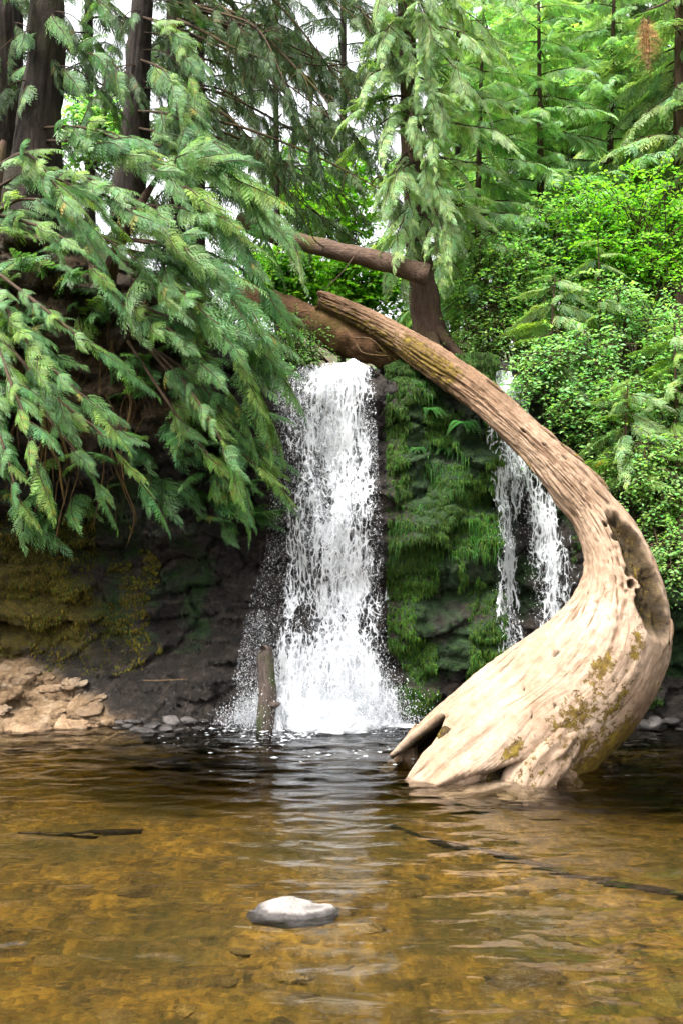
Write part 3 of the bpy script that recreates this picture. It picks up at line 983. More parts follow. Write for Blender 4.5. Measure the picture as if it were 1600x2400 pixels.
def log_tube(name, pts, rads, seed, moss=0.1, dark=0.0, n=60, segs=40, parent=None, rough=0.16, bark=0.1):
    P = catmull(pts, n)
    r = catmull(np.array(rads)[:, None], n)[:, 0]
    T, N, B = frames(P)
    t = np.linspace(0, 2 * np.pi, segs, endpoint=False)
    ct, st = np.cos(t)[None, :], np.sin(t)[None, :]
    s = np.concatenate([[0], np.cumsum(np.linalg.norm(np.diff(P, axis=0), axis=1))])[:, None]
    g = sstep(0.18, 0.0, np.abs(fbm(ct * 3.5, st * 3.5, s * 1.5, seed, 3))) * 0.6
    d = 1 + rough * fbm(ct * 1.5, st * 1.5, s * 4, seed + 5, 3) - 0.08 * g
    V = P[:, None, :] + (r[:, None] * d)[..., None] * (ct[..., None] * N[:, None, :] + st[..., None] * B[:, None, :])
    nv = n * segs
    V = np.vstack([V.reshape(-1, 3), P[0], P[-1]])
    a = np.arange(segs); b = (a + 1) % segs
    fc = [grid_faces(n, segs, True), np.stack([b, a, np.full(segs, nv)], -1), np.stack([a + (n - 1) * segs, b + (n - 1) * segs, np.full(segs, nv + 1)], -1)]
    e = lambda v: np.full(nv + 2, v)
    gr = np.vstack([np.stack(np.broadcast_arrays(ct * r[:, None], st * r[:, None], s * 0.06), -1).reshape(-1, 3), np.zeros((2, 3))])
    o = obj(name, mesh_np(name, V, fc, M_WOOD, attrs={'groove': np.concatenate([g.ravel(), [0, 0]]), 'moss': e(moss), 'bark': e(bark), 'dark': e(dark), 'grain': gr}))
    rel(o, parent)
    return o


# roots at the foot of the log
log_tube('root', [at(1365, 1660, 6.55), at(1320, 1730, 6.42), at(1270, 1790, 6.34), at(1235, 1850, 6.30), at(1205, 1940, 6.28)], [0.06, 0.12, 0.15, 0.155, 0.17], 301, 0.38, parent=logT, rough=0.28)
log_tube('root', [at(1190, 1700, 6.56), at(1140, 1750, 6.41), at(1098, 1795, 6.35), at(1070, 1840, 6.33), at(1045, 1920, 6.33)], [0.08, 0.12, 0.115, 0.11, 0.13], 302, 0.15, parent=logT, rough=0.3)
log_tube('root', [at(1062, 1700, 6.62), at(1048, 1730, 6.56), at(1040, 1765, 6.52), at(1030, 1810, 6.50), at(1015, 1880, 6.48)], [0.03, 0.04, 0.035, 0.04, 0.05], 303, 0.1, parent=logT, rough=0.4)
log_tube('root', [at(985, 1705, 7.0), at(968, 1730, 6.98), at(962, 1765, 6.95), at(972, 1805, 6.92), at(985, 1870, 6.9)], [0.04, 0.05, 0.055, 0.06, 0.07], 304, 0.2, bark=0.6, parent=logT, rough=0.35)
log_tube('root', [at(965, 1725, 6.95), at(945, 1765, 6.95), at(922, 1815, 6.95), at(900, 1880, 6.95)], [0.035, 0.05, 0.055, 0.06], 305, 0.15, bark=0.5, parent=logT, rough=0.35)
log_tube('root', [at(1300, 1720, 6.6), at(1320, 1790, 6.5), at(1322, 1850, 6.45), at(1330, 1920, 6.45)], [0.07, 0.09, 0.09, 0.1], 306, 0.45, bark=0.6, parent=logT, rough=0.35)
# loose splinters of bark along the upper edge
for i, (kk, tt, ln) in enumerate(((10.3, 1.25, 0.5), (9.4, 1.15, 0.35), (11.4, 1.2, 0.45), (11.9, 0.62, 0.4), (7.2, 1.3, 0.35), (10.8, -0.75, 0.6), (9.7, -1.0, 0.45), (15.6, 1.3, .3))):
    ks = np.linspace(kk - ln, kk + ln, 7)
    Pm = log_surface(ks, np.full(7, tt))[0]
    i0 = np.clip((ks / (len(PAIRS) - 1) * (NL - 1)).astype(int), 0, NL - 1)
    dirv = np.cos(tt) * NLv[i0] + np.sin(tt) * BL[i0]
    Pm = Pm + dirv * np.linspace(0.0, 0.02, 7)[:, None]
    log_tube('bark_splinter', Pm, [0.006, 0.014, 0.017, 0.016, 0.014, 0.009, 0.003], 320 + i, 0.2 if i % 2 else 0.45, 0.2, 24, 8, logT, 0.3, 0.6)

# ------------------------------------------------------------------ other logs, snag, sticks
snag = thing('snag_post', 'short dark mossy log standing upright in the splash at the foot of the falls', 'log', at(622, 1705, 7.95))
M_SNAG = bark_mat('wet_mossy_wood', (0.03, 0.022, 0.018), (0.15, 0.115, 0.095), moss=(0.035, 0.060, 0.012), moss_amt=0.55, stretch=(9, 9, 1.5))
V, fc = tube_geo(catmull([at(624, 1740, 7.9), at(623, 1690, 7.9), at(627, 1640, 7.93), at(625, 1580, 7.97), at(621, 1533, 8.0), at(619, 1527, 8.0)], 60), np.interp(np.linspace(0, 1, 60), [0, .3, .9, .97, 1], [0.075, 0.078, 0.062, 0.055, 0.03]), 32, 0.22, 330)
rel(obj('trunk', mesh_np('snag_trunk', V, fc, M_SNAG)), snag)
V, fc = tube_geo(catmull([at(630, 1652, 7.9), at(645, 1652, 7.86), at(655, 1649, 7.84)], 10), [0.03] * 6 + [0.026, 0.024, 0.02, 0.012], 10, 0.2, 331)
rel(obj('branch_stub', mesh_np('stub', V, fc, M_SNAG)), snag)

fl = thing('fallen_log', 'broken brown log sticking out high above the falls across the cedar trunk', 'log', at(1000, 645, 8.9))
V, fc = tube_geo(catmull([at(560, 520, 9.3), at(700, 566, 9.15), at(800, 590, 9.05), at(900, 615, 8.95), at(985, 640, 8.88), at(1003, 645, 8.87)], 80), np.interp(np.linspace(0, 1, 80), [0, .96, 1], [0.085, 0.105, 0.075]), 28, 0.2, 340)
rel(obj('trunk', mesh_np('fallen_log', V, fc, LOGB)), fl)
for (p0, p1, p2, r_) in (((990, 640), (1015, 632), (1035, 640), 0.012), ((830, 600), (800, 640), (760, 680), 0.008), ((930, 620), (955, 590), (960, 560), 0.008), ((760, 580), (735, 560), (722, 520), 0.008)):
    V, fc = tube_geo(catmull([at(*p0, 8.9), at(*p1, 8.8), at(*p2, 8.7)], 10), np.linspace(r_, r_ * .4, 10), 6, 0.1, 341)
    rel(obj('branch_stub', mesh_np('stub', V, fc, TWIG)), fl)

dl = thing('lip_log', 'thick dark rotting log lying across the stream just above the falls', 'log', at(820, 800, 9.3))
V, fc = tube_geo(catmull([at(560, 690, 9.6), at(690, 738, 9.4), at(770, 775, 9.3), at(860, 805, 9.2), at(930, 825, 9.15), at(950, 830, 9.15)], 80), np.interp(np.linspace(0, 1, 80), [0, .5, .95, 1], [0.14, 0.19, 0.16, 0.1]), 32, 0.28, 350)
rel(obj('trunk', mesh_np('lip_log', V, fc, bark_mat('rotting_bark', (0.04, 0.022, 0.012), (0.22, 0.115, 0.055), moss=(0.09, 0.07, 0.012), moss_amt=0.4, stretch=(2, 8, 8)))), dl)
for q in range(9):
    rr = random.Random(360 + q)
    x0, y0_ = rr.uniform(830, 900), rr.uniform(750, 830)
    p = [at(x0, y0_, 8.95), at(x0 + rr.uniform(15, 45), y0_ + rr.uniform(5, 35), 8.9), at(x0 + rr.uniform(50, 95), y0_ + rr.uniform(10, 60), 8.85)]
    V, fc = tube_geo(catmull(p, 8), np.linspace(0.012, 0.005, 8), 5, 0)
    rel(obj('twig', mesh_np('twig', V, fc, ROOTM)), dl)


def stick(name, label, pts, rads, mat, cat='stick', segs=10, seed=1, rough=0.15, n=40):
    V, fc = tube_geo(catmull(pts, n), catmull(np.array(rads)[:, None], n)[:, 0], segs, rough, seed)
    return obj(name, mesh_np(name, V, fc, mat), label=label, category=cat)


M_SUNK = bark_mat('waterlogged_wood', (0.008, 0.006, 0.004), (0.03, 0.02, 0.012), moss_amt=0.0)


stick('sunken_stick', 'black waterlogged stick lying on the bed in the shallow left of the pool', [on_bed(40, 1952), on_bed(150, 1953), on_bed(250, 1950), on_bed(335, 1947)], [0.014, 0.026, 0.036, 0.04], M_SUNK, seed=3)
stick('sunken_branch', 'long dark sunken branch on the bed below the reflection of the curved trunk', [on_bed(905, 1930), on_bed(1030, 1975), on_bed(1160, 2000), on_bed(1340, 2050), on_bed(1480, 2075), on_bed(1640, 2110)], [0.018, 0.028, 0.026, 0.032, 0.036, 0.04], M_SUNK, seed=4)
stick('dry_twig', 'thin pale twig lying on the wet ledge left of the falls', [at(335, 1594, 7.9), at(370, 1595, 7.9), at(440, 1592, 7.9)], [0.004, 0.006, 0.004], bark_mat('pale_twig', (0.08, 0.05, 0.025), (0.20, 0.13, 0.07), moss_amt=0), seed=5)

# ------------------------------------------------------------------ the falls
rs = np.random.default_rng(12)


def fall_sheet(name, xl, xr, zk, off, dens_fn, parent, nx=70, nz=200, seed=0):
    z = np.linspace(zk[-1], zk[0], nz)
    L = np.interp(z, zk, xl)
    Rr = np.interp(z, zk, xr)
    u = np.linspace(0, 1, nx)
    L = L + 0.05 * fbm(z * 3, 0, 0, seed + 1, 3); Rr = Rr + 0.04 * fbm(z * 3.5, 0, 0, seed + 2, 3)
    X = L[:, None] + (Rr - L)[:, None] * u[None, :]
    Z = np.broadcast_to(z[:, None], X.shape).copy()
    zc = np.minimum(Z, topz(X))
    Y = cliff_base(X, zc) + 0.20 * fbm(X * 1.3, zc * 1.7, 0.3, 3, 3) - 0.08
    # water leaves the rock: running maximum outwards (towards the camera) going down
    for i in range(1, nz):
        Y[i] = np.minimum(Y[i], Y[i - 1] + 0.004)
    kk = np.ones(25) / 25
    Yp = np.concatenate([np.repeat(Y[:1], 12, 0), Y, np.repeat(Y[-1:], 12, 0)])
    Y = np.stack([np.convolve(Yp[:, c], kk, 'valid') for c in range(nx)], 1)
    Y = Y - off - 0.035 * fbm(X * 7, Z * 2.2, 0, seed, 3)
    Z = Z - sstep(0.75, 1.0, (Z - zk[0]) / (zk[-1] - zk[0])) * (0.09 * np.abs(2 * u[None, :] - 1) ** 2.5 + 0.03 * fbm(X * 8, 0, 0, seed + 5, 3))
    dn = dens_fn(u[None, :], (z[:, None] - zk[0]) / (zk[-1] - zk[0])) + 0 * X
    me = mesh_np(name, np.stack([X, Y, Z], -1).reshape(-1, 3), [grid_faces(nz, nx)], M_FALL, attrs={'dens': dn.ravel()})
    o = obj(name, me)
    o.parent = parent
    return o


wf = thing('waterfall', 'main white waterfall plunging over the rock lip into the pool', 'waterfall')
wf['kind'] = 'structure'
ZF = [-0.02, 0.4, 0.9, 1.5, 2.2, 2.7, 3.0, 3.2, 3.33]
XLm = [-0.84, -0.88, -0.80, -0.68, -0.65, -0.66, -0.62, -0.46, -0.32]
XRm = [0.55, 0.44, 0.40, 0.37, 0.35, 0.33, 0.32, 0.30, 0.28]
dens1 = lambda u, t: 0.25 + 0.22 * np.sin(np.clip(u, 0, 1) * np.pi) ** 0.7 + 0.14 * sstep(0.35, 0.7, u) - 0.30 * sstep(0.30, 0.0, u) - 0.30 * sstep(0.85, 1.0, u) + 0.36 * sstep(0.24, 0.02, t) + 0.18 * sstep(0.86, 1.0, t)
fall_sheet('falling_sheet', XLm, XRm, ZF, 0.12, lambda u, t: dens1(u, t) - 0.02, wf, seed=400)
fall_sheet('falling_sheet', [v + 0.05 for v in XLm], XRm, ZF, 0.19, lambda u, t: dens1(u, t) - 0.16, wf, seed=410)

OCT = np.array([[1, 0, 0], [-1, 0, 0], [0, 1, 0], [0, -1, 0], [0, 0, 1.0], [0, 0, -1.0]])
OCF = np.array([[0, 2, 4], [2, 1, 4], [1, 3, 4], [3, 0, 4], [2, 0, 5], [1, 2, 5], [3, 1, 5], [0, 3, 5]])


TET = np.array([[0.9, 0, -0.5], [-0.5, 0.8, -0.5], [-0.5, -0.8, -0.5], [0, 0, 1.1]]) * 1.15
TEF = np.array([[0, 1, 3], [1, 2, 3], [2, 0, 3], [0, 2, 1]])


def droplets(name, P, size, parent, elong=1.6):
    n = len(P)
    S_ = size[:, None] * np.stack([np.ones(n), np.ones(n), rs.uniform(0.8, elong, n)], -1)
    sg_ = np.where(rs.random(n) < 0.5, 1.0, -1.0)[:, None, None]
    V = P[:, None, :] + sg_ * TET[None] * S_[:, None, :]
    ang = rs.uniform(-0.5, 0.5, n)
    dx = (V[..., 2] - P[:, None, 2]) * np.tan(ang)[:, None] * 0.6
    V[..., 0] += dx
    Fc = (TEF[None] + (np.arange(n) * 4)[:, None, None]).reshape(-1, 3)
    o = obj(name, mesh_np(name, V.reshape(-1, 3), [Fc], M_DROP), kind='stuff')
    o.parent = parent
    return o


n = 70000
t = rs.random(n)
z = 3.25 * t ** 1.0
L = np.interp(z, ZF, XLm) - 0.10 * sstep(2.2, 0.6, z)
Rr = np.interp(z, ZF, XRm)
uu = rs.beta(1.1, 1.1, n)
x = L + (Rr - L) * uu
keep = rs.random(n) < 0.35 + 0.9 * sstep(-0.1, 0.5, fbm(x * 5, z * 1.6, 0, 430, 3))
x, z = x[keep], z[keep]
y = cliff_y(x, np.minimum(z, topz(x)))
y = np.minimum(y, 8.6) - rs.gamma(2.0, 0.06, len(x))
droplets('falling_drops', np.stack([x, y, z], -1), np.clip(rs.lognormal(-6.15, 0.5, len(x)), 0.0012, 0.009), wf)
# splash at the foot
n = 40000
x = np.concatenate([rs.normal(-0.05, 0.30, n), rs.normal(-0.75, 0.16, n // 8)])
h = np.abs(rs.normal(0, 0.30, len(x))) * np.exp(-((x + 0.05) / 0.55) ** 2 * 0.5) + rs.exponential(0.03, len(x))
y = 8.18 - np.abs(rs.normal(0, 0.14, len(x)))
droplets('splash_drops', np.stack([x, y, h], -1), np.clip(rs.lognormal(-5.85, 0.5, len(x)), 0.0015, 0.010), wf, 1.3)
# boiling foam at the foot: overlapping lumpy mounds
fp = []
for i in range(40):
    import bmesh
    bm = bmesh.new()
    bmesh.ops.create_icosphere(bm, subdivisions=3, radius=1)
    Vb = np.array([v.co[:] for v in bm.verts]); Fb = np.array([[v.index for v in f.verts] for f in bm.faces]); bm.free()
    x = rs.normal(-0.02, 0.24)
    hh = 0.16 * math.exp(-((x + 0.02) / 0.36) ** 2) * rs.uniform(0.4, 1.0) + 0.02
    sz = np.array([rs.uniform(0.07, 0.16), rs.uniform(0.05, 0.10), hh * 0.55])
    dd = 1 + 0.45 * fbm(Vb[:, 0] * 2.2 + i * 3, Vb[:, 1] * 2.2, Vb[:, 2] * 2.2, 440 + i, 4, 0.6)
    Vb = Vb * dd[:, None] * sz + np.array([x, 8.16 - abs(rs.normal(0, 0.10)), hh * 0.4])
    fp.append((Vb, [Fb], 0, None))
V, fcx, mi, _ = join(fp)
o = obj('splash_foam', mesh_np('splash_foam', V, fcx, M_DROP), kind='stuff'); o.parent = wf
# veils of fine spray standing at the foot
def mist_mat():
    m = NT('fine_spray')
    m.set(**{'Base Color': (0.88, 0.90, 0.92), 'Roughness': 0.6, 'Specular IOR Level': 0.1})
    tl = m.new('ShaderNodeBsdfTranslucent')
    tl.inputs['Color'].default_value = (0.9, 0.92, 0.94, 1)
    mx = m.new('ShaderNodeMixShader')
    mx.inputs[0].default_value = 0.45
    m.l.new(m.p.outputs[0], mx.inputs[1]); m.l.new(tl.outputs[0], mx.inputs[2])
    n = m.noise(9, 6, 0.7, m.pos((1, 1, 0.6)), 0.5)
    n2 = m.noise(60, 3, 0.7, m.pos((1, 1, 0.6)))
    f = m.math('ADD', m.math('MULTIPLY', m.math('SUBTRACT', n, 0.5), 2.2), m.math('MULTIPLY', m.math('SUBTRACT', n2, 0.5), 1.2))
    f = m.math('ADD', f, m.attr('dens'))
    a_ = m.ramp(f, [(0.25, 0.0), (1.0, 0.85)])
    tr = m.new('ShaderNodeBsdfTransparent')
    m2 = m.new('ShaderNodeMixShader')
    m.l.new(a_, m2.inputs[0]); m.l.new(tr.outputs[0], m2.inputs[1]); m.l.new(mx.outputs[0], m2.inputs[2])
    m.l.new(m2.outputs[0], m.out.inputs['Surface'])
    return m.m


M_MIST = mist_mat()
for li in range(4):
    u_ = np.linspace(-1, 1, 50)[None, :]
    v_ = np.linspace(0, 1, 30)[:, None]
    X_ = -0.06 + u_ * (0.62 - 0.08 * li) * (1 - 0.25 * v_) + 0.05 * fbm(u_ * 2, v_ * 2, li, 490, 3)
    H_ = (0.70 - 0.13 * li) * (1 - 0.35 * u_ ** 2)
    Z_ = 0.0 + v_ * H_ + 0 * X_
    Y_ = 8.10 - 0.075 * li - 0.10 * (1 - u_ ** 2) * (1 - v_) + 0.06 * fbm(u_ * 3, v_ * 3, li + 7, 491, 3)
    dn = 1.35 * (1 - sstep(0.2, 1.0, v_)) * (1 - sstep(0.45, 1.0, np.abs(u_))) + 0 * X_
    o = obj('spray_veil', mesh_np('spray_veil', np.stack([X_, Y_ + 0 * X_, Z_], -1).reshape(-1, 3), [grid_faces(30, 50)], M_MIST, attrs={'dens': dn.ravel()})); o.parent = wf
# thin foam line on the water in front of the foot
fx = np.linspace(-1.0, 0.75, 120)
fw = np.linspace(0, 1, 10)
FX = np.broadcast_to(fx[None], (10, 120))
FYv = 8.2 - fw[:, None] * (0.24 * np.exp(-((fx + 0.05) / 0.55) ** 2) + 0.03)[None] * (1 + 0.35 * vnoise(fx * 9, 0, 0, 450))[None] - 0.02
FZ = 0.016 + 0.010 * (1 - fw)[:, None] + 0.006 * vnoise(FX * 20, FYv * 20, 0, 451)
o = obj('foam_line', mesh_np('foam_line', np.stack([FX, FYv, FZ], -1).reshape(-1, 3), [grid_faces(10, 120)], M_FALL, attrs={'dens': (0.98 - 0.45 * fw[:, None] - 0.3 * sstep(0.6, 1.0, np.abs(FX)) + 0 * FX).ravel()})); o.parent = wf
n = 900
fxx = rs.normal(-0.05, 0.55, n); fyy = 8.0 - np.abs(rs.normal(0, 0.45, n))
kq = fbm(fxx * 3, fyy * 5, 0, 455, 3) > 0.0
P_ = np.stack([fxx[kq], fyy[kq], np.full(kq.sum(), 0.012)], -1)
sz_ = np.clip(rs.lognormal(-4.9, 0.6, len(P_)), 0.003, 0.03)
V = P_[:, None, :] + OCT[None] * (sz_[:, None] * np.array([1.4, 1.0, 0.25])[None])[:, None, :]
Fc = (OCF[None] + (np.arange(len(P_)) * 6)[:, None, None]).reshape(-1, 3)
o = obj('foam_flecks', mesh_np('foam_flecks', V.reshape(-1, 3), [Fc], M_DROP), kind='stuff'); o.parent = wf
# stream sliding over the lip
lx = np.linspace(-0.5, 0.55, 40)
ly = np.linspace(0, 1, 30)
LXg, LYg = np.meshgrid(lx, ly)
yb = cliff_y(LXg, topz(LXg))
LYY = yb - 0.05 + 0.15 + LYg * 2.2
LZZ = topz(LXg) + 0.05 + LYg * 0.1 - 0.07 * sstep(0.12, 0.0, LYg) + 0.012 * vnoise(LXg * 9, LYg * 12, 0, 460)
o = obj('stream_above_falls', mesh_np('stream_above_falls', np.stack([LXg, LYY, LZZ], -1).reshape(-1, 3), [grid_faces(30, 40)], M_WATER), kind='structure')

# the thin side falls right of the mossy buttress
sf = thing('side_falls', 'two thin white cascades on the mossy rock behind the curved trunk', 'waterfall')
sf['kind'] = 'structure'
ZS = [0.0, 0.4, 0.9, 1.4, 1.9, 2.4, 2.9, 3.26]
fall_sheet('falling_sheet', [1.30, 1.36, 1.38, 1.40, 1.42, 1.36, 1.36, 1.42], [1.74, 1.70, 1.66, 1.64, 1.68, 1.80, 1.78, 1.70], ZS, 0.03, lambda u, t: 0.16 + 0.38 * np.sin(np.clip(u, 0, 1) * np.pi) + 0.05 * sstep(.3, 0, t), sf, 30, 160, 470)
fall_sheet('falling_sheet', [1.66, 1.70, 1.70, 1.68, 1.62, 1.44, 1.40, 1.44], [2.24, 2.22, 2.20, 2.16, 2.08, 1.88, 1.78, 1.70], ZS, 0.04, lambda u, t: 0.14 + 0.38 * np.sin(np.clip(u, 0, 1) * np.pi) + 0.06 * sstep(.4, 0, t), sf, 36, 160, 480)
n = 5000
z = 3.0 * rs.random(n)
which = rs.random(n) < 0.45
x = np.where(which, np.interp(z, ZS, [1.5, 1.52, 1.52, 1.51, 1.54, 1.56, 1.56, 1.55]) + rs.normal(0, 0.045, n), np.interp(z, ZS, [1.93, 1.93, 1.93, 1.9, 1.83, 1.65, 1.58, 1.56]) + rs.normal(0, 0.075, n))
y = cliff_y(x, z) - rs.gamma(1.5, 0.035, n)
droplets('falling_drops', np.stack([x, y, z], -1), np.clip(rs.lognormal(-5.6, 0.4, n), 0.002, 0.012), sf)


# ------------------------------------------------------------------ foliage building blocks
def spray_parts(L, W, n, rng, droop=0.25, teeth=3, thin=1.0):
    """flat cedar-like spray along +X; returns V (n,3), tri faces"""
    V, Ft = [], []

    def tri(a, b, c):
        k = len(V)
        V.extend((a, b, c))
        Ft.append((k, k + 1, k + 2))
    ax = lambda x: np.array([x, 0.06 * L * math.sin(x / L * 3), -droop * L * (x / L) ** 2])
    # rachis as a thin two-piece blade
    w = 0.012 * L
    tri(ax(0) + [0, w, 0], ax(0) - [0, w, 0], ax(0.55 * L))
    tri(ax(0.5 * L) + [0, w * .7, 0], ax(0.5 * L) - [0, w * .7, 0], ax(L))
    for i in range(n):
        f = (i + 0.5) / n
        s = 1 if i % 2 else -1
        prof = (min(1.0, f / 0.22) * 0.4 + 0.6) * (1 - f) ** 0.75 + 0.06
        l = W * prof * rng.uniform(0.8, 1.15)
        ang = R(rng.uniform(38, 58) * (1 - 0.35 * f))
        p = ax(f * L)
        d = np.array([math.cos(ang), s * math.sin(ang), -0.22 - 0.25 * rng.random()])
        sd_ = np.array([-s * math.sin(ang), math.cos(ang) , 0]) * 1.0
        hw = 0.085 * l * thin + 0.0016
        m_ = p + d * l * 0.5
        tip = p + d * l + np.array([0.10 * l, 0, -0.16 * l])
        tri(p, m_ + sd_ * hw, tip)
        tri(p, tip, m_ - sd_ * hw)
        for j in range(teeth):
            g = 0.22 + 0.6 * (j + rng.random() * 0.5) / teeth
            q = p + d * l * g
            tl = l * 0.36 * (1.1 - g)
            for sgn in (1, -1):
                dd = d * 0.75 + sd_ * sgn * 0.62
                dd[2] -= 0.15
                e = np.cross(dd, [0, 0, 1.0])
                e /= np.linalg.norm(e) + 1e-9
                tri(q - d * tl * 0.16, q + dd * tl, q + d * tl * 0.22 + e * 0.0)
    return np.array(V), np.array(Ft)


def rotm(axis, a):
    return np.array(Matrix.Rotation(a, 3, Vector(axis)))


BGEO = {}


def bough_mesh(name, seed, nspray, sl, mats, dead=0.985, *, droop=0.35, teeth=3, nlat=16, wf_=0.42, thin=1.0, rise0=0.12, tintv=0.35, stemr=0.011, hang=0.5):
    """unit-length bough along +X, drooping, flat in XY"""
    rng = random.Random(seed)
    parts = []
    n = 14
    xs = np.linspace(0, 1, n)
    path = np.stack([xs, 0.05 * np.sin(xs * 4 + seed), rise0 * xs - droop * xs ** 2], -1)
    V, fc = tube_geo(path, np.linspace(stemr, stemr * .25, n), 5, 0, cap=False, ref=(0, 0, 1))
    parts.append((V, fc, 0, None))
    for i in range(nspray + 1):
        f = 0.10 + 0.88 * i / nspray
        s = 1 if i % 2 else -1
        L = sl * (0.55 + 0.75 * math.sin(math.pi * min(1, 0.15 + 0.85 * f))) * rng.uniform(0.75, 1.2) * (1 - 0.35 * f)
        ang = s * R(rng.uniform(35, 62)) * (1 - 0.45 * f)
        if i == nspray:
            ang, L = 0, sl * 0.8
        V, Ft = spray_parts(L, L * wf_, nlat, rng, 0.25 + 0.2 * rng.random(), teeth, thin)
        M = rotm((0, 0, 1), ang) @ rotm((0, 1, 0), R(rng.uniform(5, 45)) * hang * 1.4) @ rotm((1, 0, 0), -s * R(rng.uniform(0, 65)) * hang)
        p = np.array([np.interp(f, xs, path[:, k]) for k in range(3)])
        V = V @ M.T + p
        b = 1 + tintv * rng.uniform(-1, 1)
        warm = rng.random()
        c = np.array([b * rng.uniform(0.85, 1.25), b, b * rng.uniform(0.6, 1.15)])
        if warm > dead:
            c = np.array([2.4, 0.95, 0.45]) * rng.uniform(0.7, 1.1)
        parts.append((V, [Ft], 1, c))
    V, fc, mi, tint = join(parts)
    me = mesh_np(name, V, fc, mats, mi, False, {'tint': tint})
    BGEO[me.name] = (V, fc[0], fc[1], tint)
    return me


def align(p0, d, length, roll, lenscale=None):
    d = Vector(d).normalized()
    up = Vector((0, 0, 1))
    y = up.cross(d)
    if y.length < 1e-3:
        y = Vector((0, 1, 0))
    y.normalize()
    z = d.cross(y)
    M = Matrix((d, y, z)).transposed().to_4x4()
    M = Matrix.Translation(Vector(p0)) @ M @ Matrix.Rotation(roll, 4, 'X') @ Matrix.Diagonal((length, length, length, 1))
    return M


def add_bough(me, parent, p0, d, length, roll, name='bough', world=False):
    o = bpy.data.objects.new(name, me)
    COL.objects.link(o)
    o.parent = parent
    o.matrix_basis = align(p0, d, length, roll) if world else Matrix.Translation(-parent.location) @ align(p0, d, length, roll)
    return o


B_CED = [bough_mesh('cedar_bough', 500 + i, 30, 0.25, [TWIG, CEDAR], droop=0.16, teeth=1, nlat=10, wf_=0.42, thin=2.0, hang=0.26) for i in range(7)]
CEDARY = leaf_mat('yellow_cedar_foliage', (0.110, 0.215, 0.045), (0.200, 0.330, 0.085), 0.45)
B_CED += [bough_mesh('cedar_bough', 510 + i, 28, 0.27, [TWIG, CEDARY], droop=0.16, teeth=1, nlat=10, wf_=0.42, thin=2.0, hang=0.30) for i in range(4)]
B_CED += [bough_mesh('cedar_bough', 515 + i, 20, 0.34, [TWIG, CEDAR], teeth=2, nlat=12, wf_=0.42, thin=1.8, hang=0.3) for i in range(4)]
B_CEDP = [bough_mesh('pale_cedar_bough', 520 + i, 28, 0.27, [TWIG, CEDARP], 2, teeth=1, nlat=10, wf_=0.44, thin=2.0, hang=0.4) for i in range(6)]
B_HEMP = [bough_mesh('hemlock_bough', 540 + i, 36, 0.25, [TWIG, HEMP], 2, tintv=0.5, droop=0.25, teeth=1, nlat=18, wf_=0.36, thin=1.1) for i in range(5)]
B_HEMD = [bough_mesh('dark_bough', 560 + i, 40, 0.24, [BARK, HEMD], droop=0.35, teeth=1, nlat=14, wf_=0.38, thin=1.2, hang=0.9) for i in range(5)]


def trunk_obj(tree, pts, rads, mat, n=90, segs=56, rough=0.14, seed=0, name='trunk'):
    V, fc = tube_geo(catmull(pts, n), catmull(np.array(rads)[:, None], n)[:, 0], segs, rough, seed, cap=False, ridge=0.07)
    return rel(obj(name, mesh_np(name, V, fc, mat)), tree)


def limb(tree, pts, r0, r1, mat, boughs, rng, step=0.125, blen=(0.40, 0.75), start=0.12, down=0.32, side=0.85, fwd=0.75, roll=(-0.2, 0.9), camward=0.25, name='limb', tip=True, push=0.0):
    n = 40
    P = catmull([np.asarray(p, float) for p in pts], n)
    rad = np.linspace(r0, r1, n)
    V, fc = tube_geo(P, rad, 8, 0.12, rng.randrange(999))
    lo = rel(obj(name, mesh_np(name, V, fc, mat)), tree)
    if not boughs:
        return
    s = np.concatenate([[0], np.cumsum(np.linalg.norm(np.diff(P, axis=0), axis=1))])
    T, _, _ = frames(P)
    d = s[-1] * start
    k = rng.randrange(2)
    while d < s[-1]:
        i = min(n - 1, int(np.searchsorted(s, d)))
        sg = 1 if k % 2 else -1
        sidev = np.cross(T[i], [0, 0, 1.0])
        sidev /= np.linalg.norm(sidev) + 1e-6
        v = T[i] * fwd * rng.uniform(0.5, 1.2) + sidev * sg * side * rng.uniform(0.3, 1.1) + np.array([push * rng.uniform(-0.3, 1.3), -camward, -down * rng.uniform(-0.3, 1.5)])
        L = rng.uniform(*blen) * (1.1 - 0.35 * d / s[-1])
        add_bough(rng.choice(boughs), lo, P[i], v, L, sg * 0.3 + rng.uniform(*roll), world=True)
        d += step * rng.uniform(0.7, 1.4)
        k += 1
    if tip:
        add_bough(rng.choice(boughs), lo, P[-1], T[-1] + np.array([0, 0, -0.2]), blen[1] * 0.8, rng.uniform(0, 0.6), world=True)


def ground(px, py, Y):
    p = at(px, py, Y)
    return p


# ------------------------------------------------------------------ left-hand trees
rng = random.Random(77)
tA = thing('cedar_tree', 'dark thick conifer trunk cut by the left edge of the photo', 'tree', at(10, 420, 9.3))
trunk_obj(tA, [at(-15, 600, 9.3), at(5, 350, 9.3), at(15, 150, 9.3), at(10, -100, 9.3), at(5, -420, 9.3)], [0.24, 0.18, 0.14, 0.125, 0.11], BARK, seed=601)
tB = thing('cedar_tree', 'thick dark leaning conifer trunk with flared mossy foot at upper left', 'tree', at(80, 380, 8.8))
trunk_obj(tB, [at(40, 560, 8.8), at(78, 400, 8.8), at(92, 280, 8.8), at(107, 120, 8.8), at(112, -60, 8.8), at(118, -400, 8.8)], [0.38, 0.26, 0.19, 0.165, 0.15, 0.13], BARK, seed=602)
tC = thing('cedar_tree', 'straight brown conifer trunk second from the left with feathery green boughs', 'tree', at(320, 420, 10.5))
